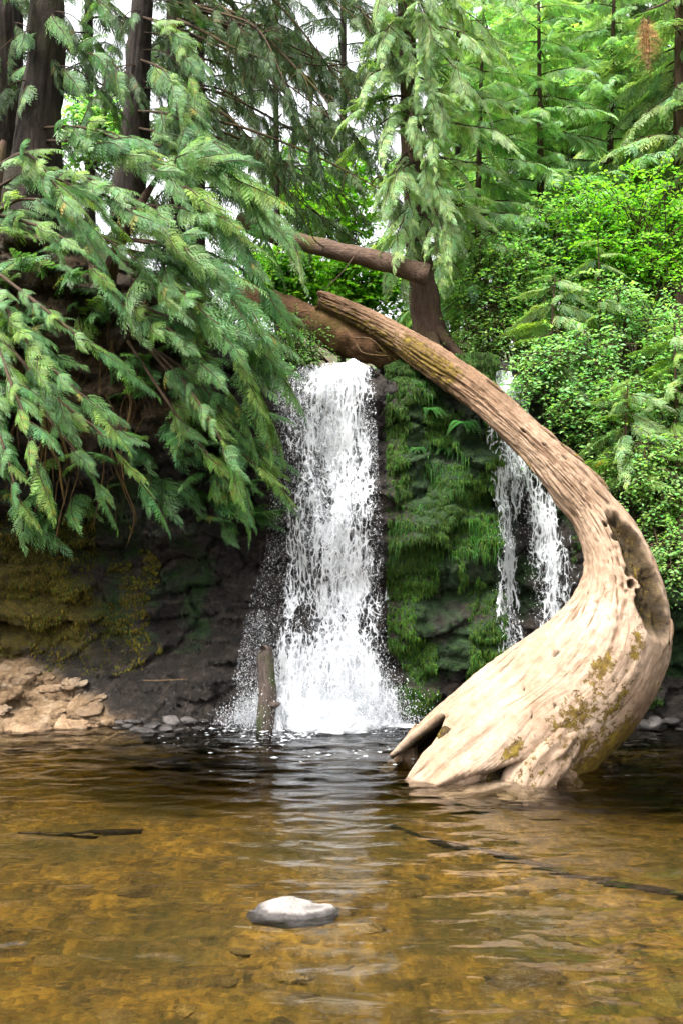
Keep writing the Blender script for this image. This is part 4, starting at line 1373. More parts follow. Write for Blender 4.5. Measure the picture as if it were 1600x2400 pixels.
trunk_obj(tC, [at(300, 520, 10.5), at(318, 300, 10.5), at(325, 150, 10.5), at(335, 0, 10.5), at(345, -400, 10.5)], [0.21, 0.155, 0.135, 0.12, 0.10], BARK, seed=603)
tL = thing('cedar_tree', 'young cedar rooted in the left bank whose boughs hang beside the falls', 'tree', at(250, 640, 8.0))
trunk_obj(tL, [at(250, 720, 8.6), at(270, 600, 8.1), at(330, 480, 7.9), at(360, 430, 7.95), at(375, 405, 7.97), at(380, 400, 7.97)], [0.07, 0.055, 0.035, 0.02, 0.012, 0.006], CBARK, seed=604)
tM = thing('cedar_tree', 'cedar on the left bank with low fronds drooping over the dark hollow', 'tree', at(-20, 700, 7.6))
trunk_obj(tM, [at(-60, 900, 7.9), at(-40, 700, 7.6), at(-20, 500, 7.4), at(0, 380, 7.4), at(10, 330, 7.4)], [0.10, 0.085, 0.06, 0.04, 0.02], CBARK, seed=605)

def Lb(tree, pts, **kw):
    kw.setdefault('side', 0.40); kw.setdefault('fwd', 0.9); kw.setdefault('down', 0.22); kw.setdefault('camward', 0.12); kw.setdefault('roll', (0.1, 1.0)); kw.setdefault('push', 0.28)
    limb(tree, [at(*p) for p in pts], kw.pop('r0', 0.016), kw.pop('r1', 0.005), kw.pop('mat', TWIG), kw.pop('boughs', B_CED), rng, **kw)
Lb(tB, [(100, 330, 8.7), (260, 340, 8.0), (400, 420, 7.5), (510, 500, 7.3)])
Lb(tB, [(90, 400, 8.6), (230, 450, 7.7), (380, 540, 7.2), (500, 640, 7.0), (560, 740, 7.1)])
Lb(tC, [(325, 300, 10.4), (440, 330, 9.3), (540, 410, 8.5), (610, 480, 8.2)])
Lb(tC, [(330, 140, 10.4), (390, 170, 9.8), (430, 260, 9.3), (440, 380, 9.0)])
Lb(tC, [(335, 40, 10.4), (380, 60, 10.0), (430, 120, 9.6), (460, 220, 9.4)])
Lb(tL, [(290, 560, 8.0), (430, 590, 7.4), (520, 660, 7.2), (610, 780, 7.3)])
Lb(tL, [(270, 600, 8.1), (420, 680, 7.3), (520, 780, 7.0), (580, 900, 7.1)])
Lb(tL, [(330, 480, 7.9), (480, 500, 7.4), (560, 570, 7.3), (610, 680, 7.4)])
Lb(tL, [(375, 405, 7.97), (480, 380, 7.6), (560, 430, 7.5), (600, 500, 7.6)])
Lb(tL, [(255, 700, 8.4), (380, 760, 7.5), (480, 850, 7.2), (560, 960, 7.3)], blen=(0.35, 0.6))
Lb(tL, [(280, 580, 8.1), (400, 620, 7.6), (500, 720, 7.4), (560, 830, 7.4)])
Lb(tL, [(300, 760, 8.4), (420, 900, 7.7), (520, 1020, 7.4), (620, 1110, 7.4)], blen=(0.3, 0.52), start=0.35)
Lb(tL, [(300, 800, 8.3), (420, 980, 7.7), (500, 1080, 7.5), (560, 1170, 7.6)], blen=(0.25, 0.45), start=0.5)
Lb(tM, [(-5, 390, 7.4), (60, 360, 6.9), (120, 420, 6.6), (190, 520, 6.5)], blen=(0.3, 0.55))
Lb(tM, [(-20, 500, 7.4), (60, 520, 6.7), (150, 560, 6.4), (230, 640, 6.3)], blen=(0.28, 0.5), step=0.16)
Lb(tM, [(-30, 640, 7.5), (50, 780, 6.6), (120, 860, 6.3), (220, 950, 6.2)], blen=(0.3, 0.5))
Lb(tM, [(-35, 720, 7.6), (20, 880, 6.5), (60, 980, 6.2), (90, 1080, 6.1)], blen=(0.28, 0.5))
Lb(tM, [(-40, 740, 7.6), (120, 920, 6.7), (230, 1010, 6.5), (330, 1130, 6.5)], blen=(0.28, 0.5), start=0.35)
Lb(tM, [(-30, 620, 7.5), (100, 720, 6.7), (200, 800, 6.5), (280, 850, 6.5)], blen=(0.28, 0.45), start=0.35)
Lb(tM, [(-40, 800, 7.7), (-10, 980, 6.6), (20, 1080, 6.3), (40, 1160, 6.2)], blen=(0.28, 0.42), start=0.3)

Lb(tL, [(300, 780, 8.4), (450, 880, 7.8), (540, 990, 7.4), (610, 1070, 7.5)], blen=(0.3, 0.5), start=0.4)
Lb(tL, [(300, 620, 8.2), (450, 700, 7.6), (560, 820, 7.5), (610, 920, 7.6)])
Lb(tB, [(95, 300, 8.7), (200, 300, 8.2), (300, 340, 7.9), (400, 400, 7.7)])
Lb(tC, [(322, 260, 10.4), (400, 270, 9.7), (500, 330, 9.2), (570, 420, 8.9)])
Lb(tC, [(330, 330, 10.4), (480, 380, 9.2), (590, 470, 8.8), (660, 540, 8.6)], boughs=B_CED + B_CEDP)

Lb(tL, [(300, 760, 8.4), (420, 880, 7.6), (500, 1000, 7.1), (560, 1120, 7.0)], blen=(0.3, 0.5), start=0.4)
Lb(tL, [(290, 700, 8.3), (440, 760, 7.5), (560, 800, 7.2), (640, 860, 7.2)], blen=(0.35, 0.55), start=0.3)
Lb(tL, [(300, 560, 8.0), (450, 580, 7.6), (580, 640, 7.5), (650, 720, 7.6)], blen=(0.3, 0.5), start=0.4)
Lb(tM, [(-40, 760, 7.6), (100, 960, 6.7), (180, 1060, 6.5), (230, 1140, 6.5)], blen=(0.25, 0.42), start=0.4)

Lb(tM, [(-30, 520, 7.4), (40, 470, 7.0), (120, 480, 6.9), (210, 540, 6.9)], blen=(0.3, 0.5))
Lb(tM, [(-20, 450, 7.4), (60, 410, 7.1), (160, 430, 7.1), (250, 500, 7.2)], blen=(0.3, 0.5))
Lb(tB, [(75, 430, 8.6), (160, 410, 8.0), (260, 440, 7.6), (360, 520, 7.5)], blen=(0.35, 0.6))
Lb(tB, [(60, 480, 8.6), (170, 520, 7.9), (280, 580, 7.5), (380, 660, 7.3)], blen=(0.35, 0.55), start=0.3)
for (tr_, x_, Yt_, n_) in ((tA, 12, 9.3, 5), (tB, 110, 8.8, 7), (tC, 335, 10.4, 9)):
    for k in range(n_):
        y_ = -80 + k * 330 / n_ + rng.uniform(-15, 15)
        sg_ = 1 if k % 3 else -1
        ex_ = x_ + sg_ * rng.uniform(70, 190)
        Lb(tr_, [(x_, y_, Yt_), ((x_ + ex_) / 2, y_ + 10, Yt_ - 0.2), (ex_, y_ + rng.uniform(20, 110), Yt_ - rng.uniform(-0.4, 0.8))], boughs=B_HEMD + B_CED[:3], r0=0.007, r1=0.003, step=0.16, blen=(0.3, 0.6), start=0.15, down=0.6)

# hanging roots under the overhang of the left bank
rt = thing('exposed_roots', 'tangle of mossy brown roots hanging from the undercut left bank', 'roots', at(90, 520, 8.3))
for i in range(60):
    q = random.Random(700 + i)
    x = q.uniform(-3.5, -1.7)
    z = q.uniform(2.6, float(topz(np.array([x]))[0]) - 0.1)
    y = float(cliff_y(np.array([x]), np.array([z]))[0]) + 0.05
    pts = [np.array([x, y, z])]
    for k in range(5):
        x += q.uniform(-0.09, 0.09)
        z -= q.uniform(0.10, 0.28)
        y = min(y + 0.02, float(cliff_y(np.array([x]), np.array([z]))[0])) - q.uniform(0.0, 0.07)
        pts.append(np.array([x, y, z]))
    r0 = q.choice([0.005, 0.007, 0.009, 0.012, 0.02])
    V, fc = tube_geo(catmull(pts, 24), np.linspace(r0, r0 * 0.3, 24), 7, 0.3, i)
    rel(obj('root', mesh_np('root', V, fc, ROOTM)), rt)

# seedling cedars rooted all over the face of the left bank: sprays growing straight out of the soil
sp_ = {}
V_, Q_, T_, QM, TM, TI, off = [], [], [], [], [], [], 0
for i in range(190):
    q = random.Random(1500 + i)
    x = q.uniform(-3.4, -0.85)
    lo_ = np.interp(x, [-3.4, -2.6, -2.0, -1.5, -0.85], [1.9, 1.9, 2.3, 1.9, 1.75])
    z = q.uniform(lo_, float(topz(np.array([x]))[0]))
    if -2.9 < x < -2.0 and 2.3 < z < 3.6 and q.random() < 0.75:
        continue
    y = float(cliff_y(np.array([x]), np.array([z]))[0])
    M = np.array(align((x, y + 0.03, z), (q.uniform(-0.2, 1.0), -q.uniform(0.5, 1.0), q.uniform(-0.6, 0.35)), q.uniform(0.35, 0.7), q.uniform(-0.5, 0.9)))
    me = q.choice(B_CED)
    V, quads, tris, tint = BGEO[me.name]
    yel = me.materials[1] is CEDARY
    V_.append(V @ M[:3, :3].T + M[:3, 3])
    Q_.append(quads + off); T_.append(tris + off); QM.append(np.zeros(len(quads))); TM.append(np.full(len(tris), 2 if yel else 1))
    TI.append(tint * q.uniform(0.75, 1.25)); off += len(V)
obj('cedar_seedlings', mesh_np('cedar_seedlings', np.vstack(V_), [np.concatenate(Q_), np.concatenate(T_)], [TWIG, CEDAR, CEDARY], np.concatenate(QM + TM), False, {'tint': np.vstack(TI)}),
    kind='stuff', label='low cedar seedlings covering the soil face of the left bank above the hollow', category='seedlings')

# ------------------------------------------------------------------ cedar above the falls and the right-hand conifers
tD = thing('cedar_tree', 'red-brown cedar with flared roots standing beside the top of the falls', 'tree', at(1010, 830, 9.6))
trunk_obj(tD, [at(1025, 930, 9.6), at(1012, 840, 9.6), at(1000, 760, 9.6), at(988, 680, 9.6), at(975, 560, 9.6), at(962, 300, 9.6), at(952, 0, 9.6), at(948, -400, 9.6)],
          [0.30, 0.235, 0.17, 0.14, 0.125, 0.105, 0.085, 0.06], CBARK, 90, 32, 0.2, 610)
for pts in ([(1020, 770, 9.5), (1060, 815, 9.3), (1105, 850, 9.1), (1160, 870, 9.0)], [(1010, 790, 9.4), (1030, 840, 9.1), (1060, 875, 8.9)], [(985, 800, 9.4), (960, 840, 9.2), (930, 860, 9.1)], [(1040, 830, 9.5), (1110, 830, 9.5), (1180, 800, 9.4), (1230, 740, 9.4)]):
    V, fc = tube_geo(catmull([at(*p) for p in pts], 24), np.linspace(0.07, 0.02, 24), 10, 0.2, 611)
    rel(obj('root', mesh_np('root', V, fc, CBARK)), tD)
for i, y in enumerate(range(-140, 560, 30)):
    for sgn in (-1, 1):
        q = rng.uniform(0.4, 1.3)
        y2 = y + rng.uniform(-25, 25)
        x0 = 955 + 20 * (y + 100) / 700
        ex = x0 + sgn * q * (150 if sgn > 0 else 85)
        if sgn < 0 and y > 330:
            ex = x0 - 50 * q
        Yt = rng.uniform(8.7, 10.4)
        dr = rng.uniform(0.1, 1.0)
        Lb(tD, [(x0, y2, 9.55), ((x0 * 2 + ex) / 3, y2 - 5, 9.5), ((x0 + 2 * ex) / 3, y2 + 25 * dr, (9.6 + Yt) / 2), (ex, y2 + 70 * dr, Yt)], boughs=B_CEDP, side=0.8, push=0.0, fwd=0.75, camward=0.2, r0=0.014, r1=0.004, step=0.21, blen=(0.30, 0.62), down=0.35 + 0.4 * dr, roll=(-0.5, 1.0))


for i in range(16):
    y = -100 + i * 40
    x0 = 955 + 20 * (y + 100) / 700
    ex = x0 + rng.uniform(-45, 70)
    Lb(tD, [(x0, y, 9.5), ((x0 + ex) / 2, y + 5, 9.2), (ex, y + rng.uniform(20, 50), 8.9), (ex + 10, y + rng.uniform(60, 100), 8.75)], boughs=B_CEDP, side=0.8, push=0.1, fwd=0.75, camward=0.2, r0=0.012, r1=0.004, step=0.15, blen=(0.28, 0.5), down=0.6, roll=(-0.5, 1.0))


def conifer(name, label, px, py_base, Y, py_top, r, boughs, n, L0, L1, mat=BARK, droop=0.3, first=0.1, lean=0.0, seed=0, roll=(-0.4, 0.4), group=None):
    q = random.Random(seed)
    base, topp = at(px, py_base, Y), at(px + lean, py_top, Y)
    base[2] = min(base[2], hill_z(base[0], Y) + 0.1) - 0.3
    t = thing(name, label, 'tree', tuple(base), group)
    mid = (base + topp) / 2 + np.array([q.uniform(-.05, .05), 0, 0])
    trunk_obj(t, [base, mid, topp], [r, r * 0.7, r * 0.25], mat, 40, 20, 0.12, seed)
    for i in range(n):
        f = first + (1 - first) * (i + q.random()) / n
        p = base + (topp - base) * f
        az = i * 2.4 + q.uniform(-0.5, 0.5)
        L = (L0 * (1 - f) + L1 * f) * q.uniform(0.75, 1.2)
        add_bough(q.choice(boughs), t, p, (math.cos(az), math.sin(az), -droop * q.uniform(0.2, 1.4) + 0.15 * f), L, q.uniform(*roll))
    return t


conifer('hemlock_tree', 'pale green feathery hemlock sapling right of the tall cedar', 1120, 760, 10.6, -60, 0.045, B_HEMP, 60, 1.5, 0.5, TWIG, 0.3, 0.22, 15, 801)
conifer('hemlock_tree', 'light green hemlock in the middle of the upper right woods', 1270, 780, 11.2, -40, 0.06, B_HEMP, 75, 1.7, 0.6, TWIG, 0.3, 0.25, -10, 802)
conifer('hemlock_tree', 'pale feathery hemlock behind the bright green bush at right', 1430, 800, 11.6, -80, 0.06, B_HEMP, 70, 1.8, 0.5, TWIG, 0.35, 0.3, 10, 803)
conifer('cedar_tree', 'pale drooping cedar at the right edge of the photo', 1590, 760, 11.0, -120, 0.10, B_CEDP, 80, 1.5, 0.8, CBARK, 0.5, 0.3, 0, 804, (0, .8))
conifer('cedar_tree', 'cedar with thin brown trunk in the far upper right', 1385, 650, 14.5, -150, 0.11, B_CEDP, 70, 2.0, 1.2, CBARK, 0.5, 0.25, 5, 805, (0, .8))
conifer('hemlock_tree', 'slim hemlock far behind the tall cedar in the upper middle', 1060, 700, 14.0, -110, 0.07, B_HEMP, 55, 1.8, 0.8, BARK, 0.4, 0.35, 10, 806)
conifer('hemlock_tree', 'tall hemlock far behind the upper right woods', 1220, 620, 16.5, -150, 0.13, B_HEMP, 65, 2.6, 1.4, BARK, 0.4, 0.3, 0, 807)
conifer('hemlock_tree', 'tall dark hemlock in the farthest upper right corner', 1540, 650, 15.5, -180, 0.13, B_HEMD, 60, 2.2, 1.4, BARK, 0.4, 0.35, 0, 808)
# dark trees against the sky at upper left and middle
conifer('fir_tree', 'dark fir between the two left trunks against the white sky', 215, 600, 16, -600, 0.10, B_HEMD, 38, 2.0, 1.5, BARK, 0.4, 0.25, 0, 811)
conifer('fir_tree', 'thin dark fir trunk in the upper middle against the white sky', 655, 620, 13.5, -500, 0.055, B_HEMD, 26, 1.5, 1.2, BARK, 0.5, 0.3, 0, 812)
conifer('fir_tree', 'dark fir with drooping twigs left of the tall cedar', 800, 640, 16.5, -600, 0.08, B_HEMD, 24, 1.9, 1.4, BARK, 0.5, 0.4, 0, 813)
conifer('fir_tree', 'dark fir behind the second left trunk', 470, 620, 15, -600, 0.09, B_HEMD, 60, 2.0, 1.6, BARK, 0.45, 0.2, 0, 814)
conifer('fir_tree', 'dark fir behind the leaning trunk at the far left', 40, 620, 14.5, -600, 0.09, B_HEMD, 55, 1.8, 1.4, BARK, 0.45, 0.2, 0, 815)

# bare mossy limbs sweeping down across the sky from an old tree at top centre
tH = thing('hemlock_tree', 'old hemlock whose bare mossy limbs sweep down across the sky at top centre', 'tree', at(480, 520, 10.0))
trunk_obj(tH, [at(420, 640, 10.6), at(415, 400, 10.6), at(408, 100, 10.6), at(402, -150, 10.6), at(398, -450, 10.6)], [0.10, 0.085, 0.075, 0.065, 0.05], BARK, seed=620)
for i in range(46):
    q = random.Random(820 + i)
    y0_ = q.uniform(-420, 330)
    x0_ = 402 + 20 * (y0_ + 400) / 1000
    ln = q.uniform(160, 520)
    dr = q.uniform(0.15, 1.1)
    Yd = q.uniform(8.8, 12.5)
    wob = lambda a: q.uniform(-a, a)
    pts = [(x0_, y0_, 10.6), (x0_ + ln * 0.3 + wob(20), y0_ + ln * 0.12 * dr + wob(30), 10.6 * .6 + Yd * .4), (x0_ + ln * 0.65 + wob(30), y0_ + ln * 0.5 * dr + wob(35), 10.6 * .3 + Yd * .7), (x0_ + ln, y0_ + ln * q.uniform(0.6, 1.15) * dr, Yd)]
    P = [at(*p) for p in pts]
    limb(tH, P, q.uniform(0.010, 0.032), 0.004, MTWIG, B_HEMD, q, step=0.26, blen=(0.3, 0.7), start=0.3, down=0.9)
    PC = catmull(P, 30)
    for k in range(10):      # bare side twigs
        j = q.randrange(8, 28)
        d = np.array([q.uniform(-.2, .6), q.uniform(-.5, .5), q.uniform(-.7, .25)])
        L = q.uniform(0.25, 0.6)
        V, fc = tube_geo(catmull([PC[j], PC[j] + d * L * .5 + [0, 0, .03], PC[j] + d * L + [0, 0, -.06]], 9), np.linspace(0.008, 0.003, 9), 5, 0)
        rel(obj('twig', mesh_np('twig', V, fc, MTWIG)), tH)

# dead brown hanging bough at upper right
db = thing('dead_bough', 'hanging fan of dead rust-brown foliage in the upper right corner', 'branch', at(1510, 20, 9.8))
B_DEAD = bough_mesh('dead_bough', 590, 26, 0.3, [TWIG, DEADL], droop=0.1, teeth=1, nlat=12, wf_=0.25, hang=0.6)
for i in range(6):
    q = random.Random(840 + i)
    add_bough(B_DEAD, db, at(1512 + q.uniform(-10, 10), 25 + q.uniform(-8, 30), 9.8), (q.uniform(-.25, .15), q.uniform(-.2, .2), -1), q.uniform(0.35, 0.6), q.uniform(0, 3), 'frond')
V, fc = tube_geo(catmull([at(1600, -30, 10.6), at(1560, 5, 10.2), at(1512, 25, 9.8)], 14), np.linspace(0.02, 0.008, 14), 7, 0.1)
rel(obj('branch', mesh_np('branch', V, fc, TWIG)), db)


# ------------------------------------------------------------------ shrubs
def leaf_geo(P, Dv, Nv, L, W):
    """P base (n,3), Dv direction, Nv normal -> folded leaf of 4 tris"""
    n = len(P)
    S_ = np.cross(Dv, Nv)
    S_ /= np.linalg.norm(S_, axis=1)[:, None] + 1e-9
    N2 = np.cross(S_, Dv)
    L = L[:, None]; W = W[:, None]
    a = P
    b = P + Dv * L * 0.45 + S_ * W * 0.5 + N2 * W * 0.14
    c = P + Dv * L - N2 * L * 0.10
    d = P + Dv * L * 0.45 - S_ * W * 0.5 + N2 * W * 0.14
    e = P + Dv * L * 0.5
    V = np.stack([a, b, c, d, e], 1).reshape(-1, 3)
    f = np.array([[0, 1, 4], [1, 2, 4], [2, 3, 4], [3, 0, 4]])
    Fc = (f[None] + (np.arange(n) * 5)[:, None, None]).reshape(-1, 3)
    return V, Fc


def shrub(name, label, base, centre, rad, nstem, leaf, mat, seed, leafsize=0.045, twigs=9, lpt=8, droop=0.25, tintv=0.3, cat='shrub', group=None):
    q = np.random.default_rng(seed)
    t = thing(name, label, cat, tuple(base), group)
    stems, LP, LD, LN = [], [], [], []
    base, centre, rad = map(lambda v: np.asarray(v, float), (base, centre, rad))
    for i in range(nstem):
        d = q.normal(size=3)
        d /= np.linalg.norm(d)
        e = centre + d * rad * q.uniform(0.55, 1.0)
        b0 = base + np.array([q.normal(0, 0.15), q.normal(0, 0.15), 0])
        mid = (b0 + e) / 2 + np.array([q.normal(0, .12), q.normal(0, .12), 0.15 + q.normal(0, .1)])
        P = catmull([b0, mid, e, e + (e - mid) * 0.25 + np.array([0, 0, -droop * 0.5])], 18)
        stems.append((P, np.linspace(0.009, 0.003, 18), 5))
        for k in range(twigs):
            j = q.integers(6, 18)
            v = q.normal(size=3) * np.array([1, 1, 0.55])
            v /= np.linalg.norm(v)
            v = v + (P[-1] - P[8]) * 0.5
            v[2] -= droop * q.random()
            ln = q.uniform(0.14, 0.34)
            TP = P[j][None] + v[None] * ln * np.linspace(0, 1, 5)[:, None]
            TP[:, 2] -= droop * 0.25 * np.linspace(0, 1, 5) ** 2
            stems.append((TP, np.linspace(0.0035, 0.0015, 5), 3))
            f = np.linspace(0.15, 1, lpt)
            p = np.stack([np.interp(f, np.linspace(0, 1, 5), TP[:, c]) for c in range(3)], -1)
            vv = v / (np.linalg.norm(v) + 1e-9)
            side = np.cross(vv, [0, 0, 1.0]); side /= np.linalg.norm(side) + 1e-9
            sg = np.where(np.arange(lpt) % 2 == 0, 1, -1)[:, None]
            ld = vv[None] * 0.6 + side[None] * sg * 0.8 + q.normal(0, 0.25, (lpt, 3))
            ld /= np.linalg.norm(ld, axis=1)[:, None]
            nn = np.array([0, -0.35, 1.0])[None] + q.normal(0, 0.35, (lpt, 3))
            LP.append(p); LD.append(ld); LN.append(nn)
    P, Dv, Nv = map(np.concatenate, (LP, LD, LN))
    n = len(P)
    V, Fc = leaf_geo(P, Dv, Nv, leafsize * q.uniform(0.6, 1.25, n), leafsize * 0.62 * q.uniform(0.7, 1.2, n))
    b = (1 + tintv * q.uniform(-1, 1, n))
    tint = np.stack([b * q.uniform(0.75, 1.4, n), b, b * q.uniform(0.7, 1.2, n)], -1)
    rel(obj('foliage', mesh_np('foliage', V, [Fc], mat, None, False, {'tint': np.repeat(tint, 5, 0)}), kind='stuff'), t)
    sp = []
    for (Pp, rr, sgm) in stems:
        V, fc = tube_geo(Pp, rr, sgm, 0, cap=False)
        sp.append((V, fc, 0, None))
    V, fc, mi, _ = join(sp)
    rel(obj('stems', mesh_np('stems', V, fc, TWIG), kind='stuff'), t)
    return t


def shrub_px(label, px, py, Y, rx, ry, nstem, mat, seed, ls=0.045, basepx=None, **kw):
    c = at(px, py, Y)
    k = Y / F
    b = at(*(basepx or (px, py + ry * 1.1, Y + 0.3)))
    return shrub('shrub', label, b, c, (rx * k, min(rx, ry) * k * 0.8, ry * k), nstem, None, mat, seed, ls, **kw)


shrub_px('bright yellow-green bush lit at the right edge below the pale hemlocks', 1500, 540, 9.6, 185, 150, 95, SHRB, 901, 0.062)
shrub_px('bright green leafy shrub left of the yellow-green bush', 1310, 560, 9.9, 130, 110, 55, SHRL, 902, 0.06, tintv=0.4)
shrub_px('green shrub on the bank behind the bend of the curved trunk', 1480, 790, 9.0, 170, 150, 70, SHRL, 903, 0.052, tintv=0.4)
shrub_px('small-leaved shrub overhanging the top of the thin side falls', 1330, 850, 8.5, 110, 90, 55, SHRL, 904, 0.048, basepx=(1420, 930, 8.9), tintv=0.4)
shrub_px('dense shrub with brown twigs above the upper edge of the curved trunk', 1430, 960, 8.3, 130, 105, 60, SHRM, 905, 0.05, tintv=0.4)
shrub_px('low shrub hanging at the right edge beside the trunk bend', 1570, 1120, 7.7, 90, 130, 50, SHRM, 906, 0.046)
shrub_px('green shrub between the cedar trunk and the right-hand bushes', 1180, 650, 9.5, 110, 130, 55, SHRM, 907, 0.055, tintv=0.4)
shrub_px('thin twiggy shrub at the foot of the red-brown cedar', 1160, 780, 9.3, 80, 70, 35, SHRM, 908, 0.042)
shrub_px('shrub at the right edge under the yellow-green bush', 1610, 880, 8.6, 110, 170, 65, SHRL, 909, 0.056, tintv=0.4)
shrub_px('small green sprig growing at the right edge beside the trunk', 1585, 1270, 7.3, 50, 50, 22, SHRM, 910, 0.04)
shrub_px('sunlit lime undergrowth seen behind the logs above the falls', 820, 660, 12.5, 120, 80, 80, SHRB, 911, 0.09)
shrub_px('sunlit lime bush behind the cedar trunk above the falls', 1010, 700, 12.5, 90, 110, 60, SHRB, 912, 0.08)
shrub_px('lime bush far behind the hanging cedar fronds left of the logs', 660, 640, 12.0, 100, 80, 60, SHRB, 913, 0.09)
shrub_px('pale green leafy bush behind the left trunks against the sky', 215, 300, 13.5, 110, 70, 45, SHRL, 914, 0.09)
shrub_px('lime bush far behind the bare sweeping limbs', 800, 480, 15.0, 130, 110, 60, SHRB, 915, 0.10)
shrub_px('green bush far back between the cedar and the hemlocks', 1180, 480, 13.0, 130, 120, 60, SHRL, 916, 0.08)
shrub_px('low green bush on the brow of the bank right of the side falls', 1300, 720, 9.4, 120, 90, 50, SHRM, 917, 0.055, tintv=0.4)
for (lab, px, py, Y, top, sd) in (('young cedar with pale flat sprays among the shrubs above the side falls', 1300, 850, 8.9, 640, 831), ('young cedar poking out of the shrubs left of the yellow-green bush', 1400, 820, 9.0, 560, 832), ('small cedar with drooping sprays at the right edge among the shrubs', 1580, 1060, 8.2, 760, 833), ('tiny cedar above the upper edge of the curved trunk', 1470, 1080, 7.9, 900, 834)):
    conifer('cedar_sapling', lab, px, py, Y, top, 0.02, B_CEDP + B_CED[7:11], 26, 0.75, 0.3, TWIG, 0.4, 0.15, 0, sd, (0.2, 1.0))
shrub_px('small bush on the brow left of the falls beneath the rotting log', 690, 800, 8.95, 55, 45, 30, SHRM, 922, 0.04)
shrub_px('leafy maple crown high behind the pale hemlocks at upper right', 1330, 200, 14.5, 190, 170, 75, SHRL, 918, 0.11, basepx=(1330, 620, 14.8), cat='tree')
shrub_px('leafy maple crown far back at the top between cedar and hemlocks', 1130, 130, 15.5, 130, 150, 55, SHRL, 919, 0.11, basepx=(1130, 620, 15.8), cat='tree')
shrub_px('leafy crown in the far upper right corner behind the dead bough', 1520, 240, 14.0, 130, 150, 60, SHRL, 920, 0.10, basepx=(1520, 620, 14.3), cat='tree')
shrub_px('pale leafy crown far behind the bare limbs at top centre', 720, 420, 17.0, 130, 90, 40, SHRL, 921, 0.12, basepx=(720, 640, 17.2), cat='tree')

# ------------------------------------------------------------------ ferns, hanging moss, grass on the rock face
def fern(label, px, py, Y, size, nfr, seed, spread=(-1, 1)):
    q = random.Random(seed)
    base = at(px, py, Y)
    Yc = float(cliff_y(np.array([base[0]]), np.array([min(base[2], float(topz(np.array([base[0]]))[0]))]))[0])
    base = np.array([base[0], Yc - 0.02, base[2]])
    t = thing('fern', label, 'fern', tuple(base), 'ferns on the mossy rock face')
    for i in range(nfr):
        parts = []
        L = size * q.uniform(0.75, 1.15)
        az = q.uniform(*spread)
        n = 22
        d = np.array([math.sin(az) * 0.8, -0.65, 0.55])
        f = np.linspace(0, 1, n)[:, None]
        P = d[None] * L * f + np.array([0, 0, -1.0])[None] * L * 0.95 * f ** 2
        V, fc = tube_geo(P, np.linspace(0.004, 0.001, n), 4, 0, cap=False)
        parts.append((V, fc, 0, None))
        T, _, _ = frames(P)
        side = np.cross(T, np.array([0, -0.4, 1.0])[None])
        side /= np.linalg.norm(side, axis=1)[:, None]
        idx = np.arange(2, n)
        w = L * 0.20 * np.sin(np.linspace(0.25, 1, n) ** 0.7 * np.pi)[idx]
        for s in (-1, 1):
            Dv = side[idx] * s + T[idx] * 0.25
            Dv /= np.linalg.norm(Dv, axis=1)[:, None]
            Vv, Fc = leaf_geo(P[idx], Dv, np.tile([0, -.5, 1.0], (len(idx), 1)), w + 0.004, np.full(len(idx), L * 0.040))
            parts.append((Vv, [Fc], 1, np.array([1, 1, 1]) * q.uniform(0.8, 1.25)))
        V, fc, mi, tint = join(parts)
        rel(obj('frond', mesh_np('frond', V + base, fc, [TWIG, FERN], mi, False, {'tint': tint})), t)


fern('sword fern under the curved trunk with long drooping fronds', 1095, 990, 8.2, 0.30, 9, 1001)
fern('fern high on the buttress just right of the falls lip', 1010, 950, 8.2, 0.24, 7, 1002, (-0.3, 1.4))
fern('small fern halfway down the buttress beside the white water', 985, 1045, 8.2, 0.16, 6, 1003)
fern('fern with short fronds directly below the curved trunk', 1060, 1040, 8.2, 0.20, 6, 1004, (-1.2, .2))
fern('tiny fern low on the dark mossy buttress', 1065, 1305, 8.1, 0.08, 5, 1005)


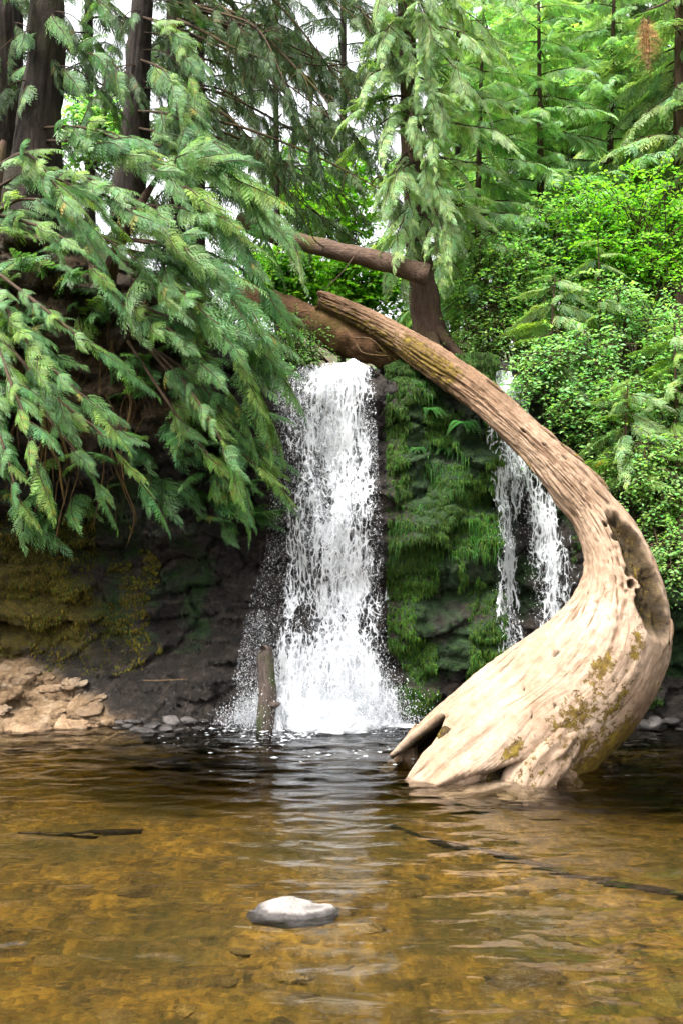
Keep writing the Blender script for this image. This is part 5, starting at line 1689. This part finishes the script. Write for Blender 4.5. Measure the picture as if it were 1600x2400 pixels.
def blades(name, label, n, xf, zf, L, seed, mat, hang=True, w=0.006, tintv=0.45, wlim=None):
    q = np.random.default_rng(seed)
    x = q.uniform(*xf, n); z = q.uniform(*zf, n)
    k = fbm(x * 4, z * 2.2, 0, seed, 3) > (-0.05 if wlim is None else wlim)
    x, z = x[k], z[k]
    z = np.minimum(z, topz(x))
    n = len(x)
    y = cliff_y(x, z)
    P = np.stack([x, y + 0.005, z], -1)
    l = L * q.uniform(0.4, 1.3, n)[:, None]
    out = np.stack([q.normal(0, .35, n), -q.uniform(.3, 1.0, n), q.uniform(-0.3, 0.5, n)], -1)
    s = np.stack([np.ones(n), q.normal(0, .5, n), np.zeros(n)], -1) * w * q.uniform(.6, 1.4, n)[:, None]
    m_ = P + out * l * 0.4 + np.array([0, 0, -0.25])[None] * l
    tip = P + out * l * 0.55 + np.array([0, 0, -1.0])[None] * l
    V = np.stack([P - s * .5, P + s * .5, m_ + s * .5, m_ - s * .5, tip], 1).reshape(-1, 3)
    off = (np.arange(n) * 5)[:, None]
    quad = off + np.array([[0, 1, 2, 3]])
    tr = off + np.array([[3, 2, 4]])
    b = 1 + tintv * q.uniform(-1, 1, n)
    pt = 0.65 + 0.8 * (vnoise(x * 3, z * 2, 0, seed + 3) * .5 + .5)
    b = b * pt
    tint = np.repeat(np.stack([b * q.uniform(.6, 1.5, n), b, b * .8], -1), 5, 0)
    return obj(name, mesh_np(name, V, [quad, tr], mat, None, False, {'tint': tint}), kind='stuff', label=label, category='moss')


blades('hanging_moss', 'thick green moss hanging on the rock buttress between the two falls', 50000, (0.42, 1.50), (0.10, 3.45), 0.055, 1101, MOSSG, w=0.009)
blades('hanging_grass', 'bright grass tufts trailing down the buttress below the curved trunk', 5000, (0.45, 1.45), (1.5, 3.45), 0.14, 1102, leaf_mat('trailing_grass', (0.03, 0.12, 0.012), (0.035, 0.13, 0.014), 0.4), w=0.005, wlim=0.25)
blades('bank_moss', 'olive moss covering the slope of the left bank', 22000, (-3.6, -1.7), (0.40, 1.9), 0.035, 1103, leaf_mat('olive_moss', (0.09, 0.085, 0.010), (0.10, 0.09, 0.012), 0.3, .9), w=0.010)
blades('wall_moss', 'dark green moss on the rock below the right-hand shrubs', 16000, (2.1, 3.6), (0.15, 2.6), 0.04, 1104, MOSSG, w=0.010)
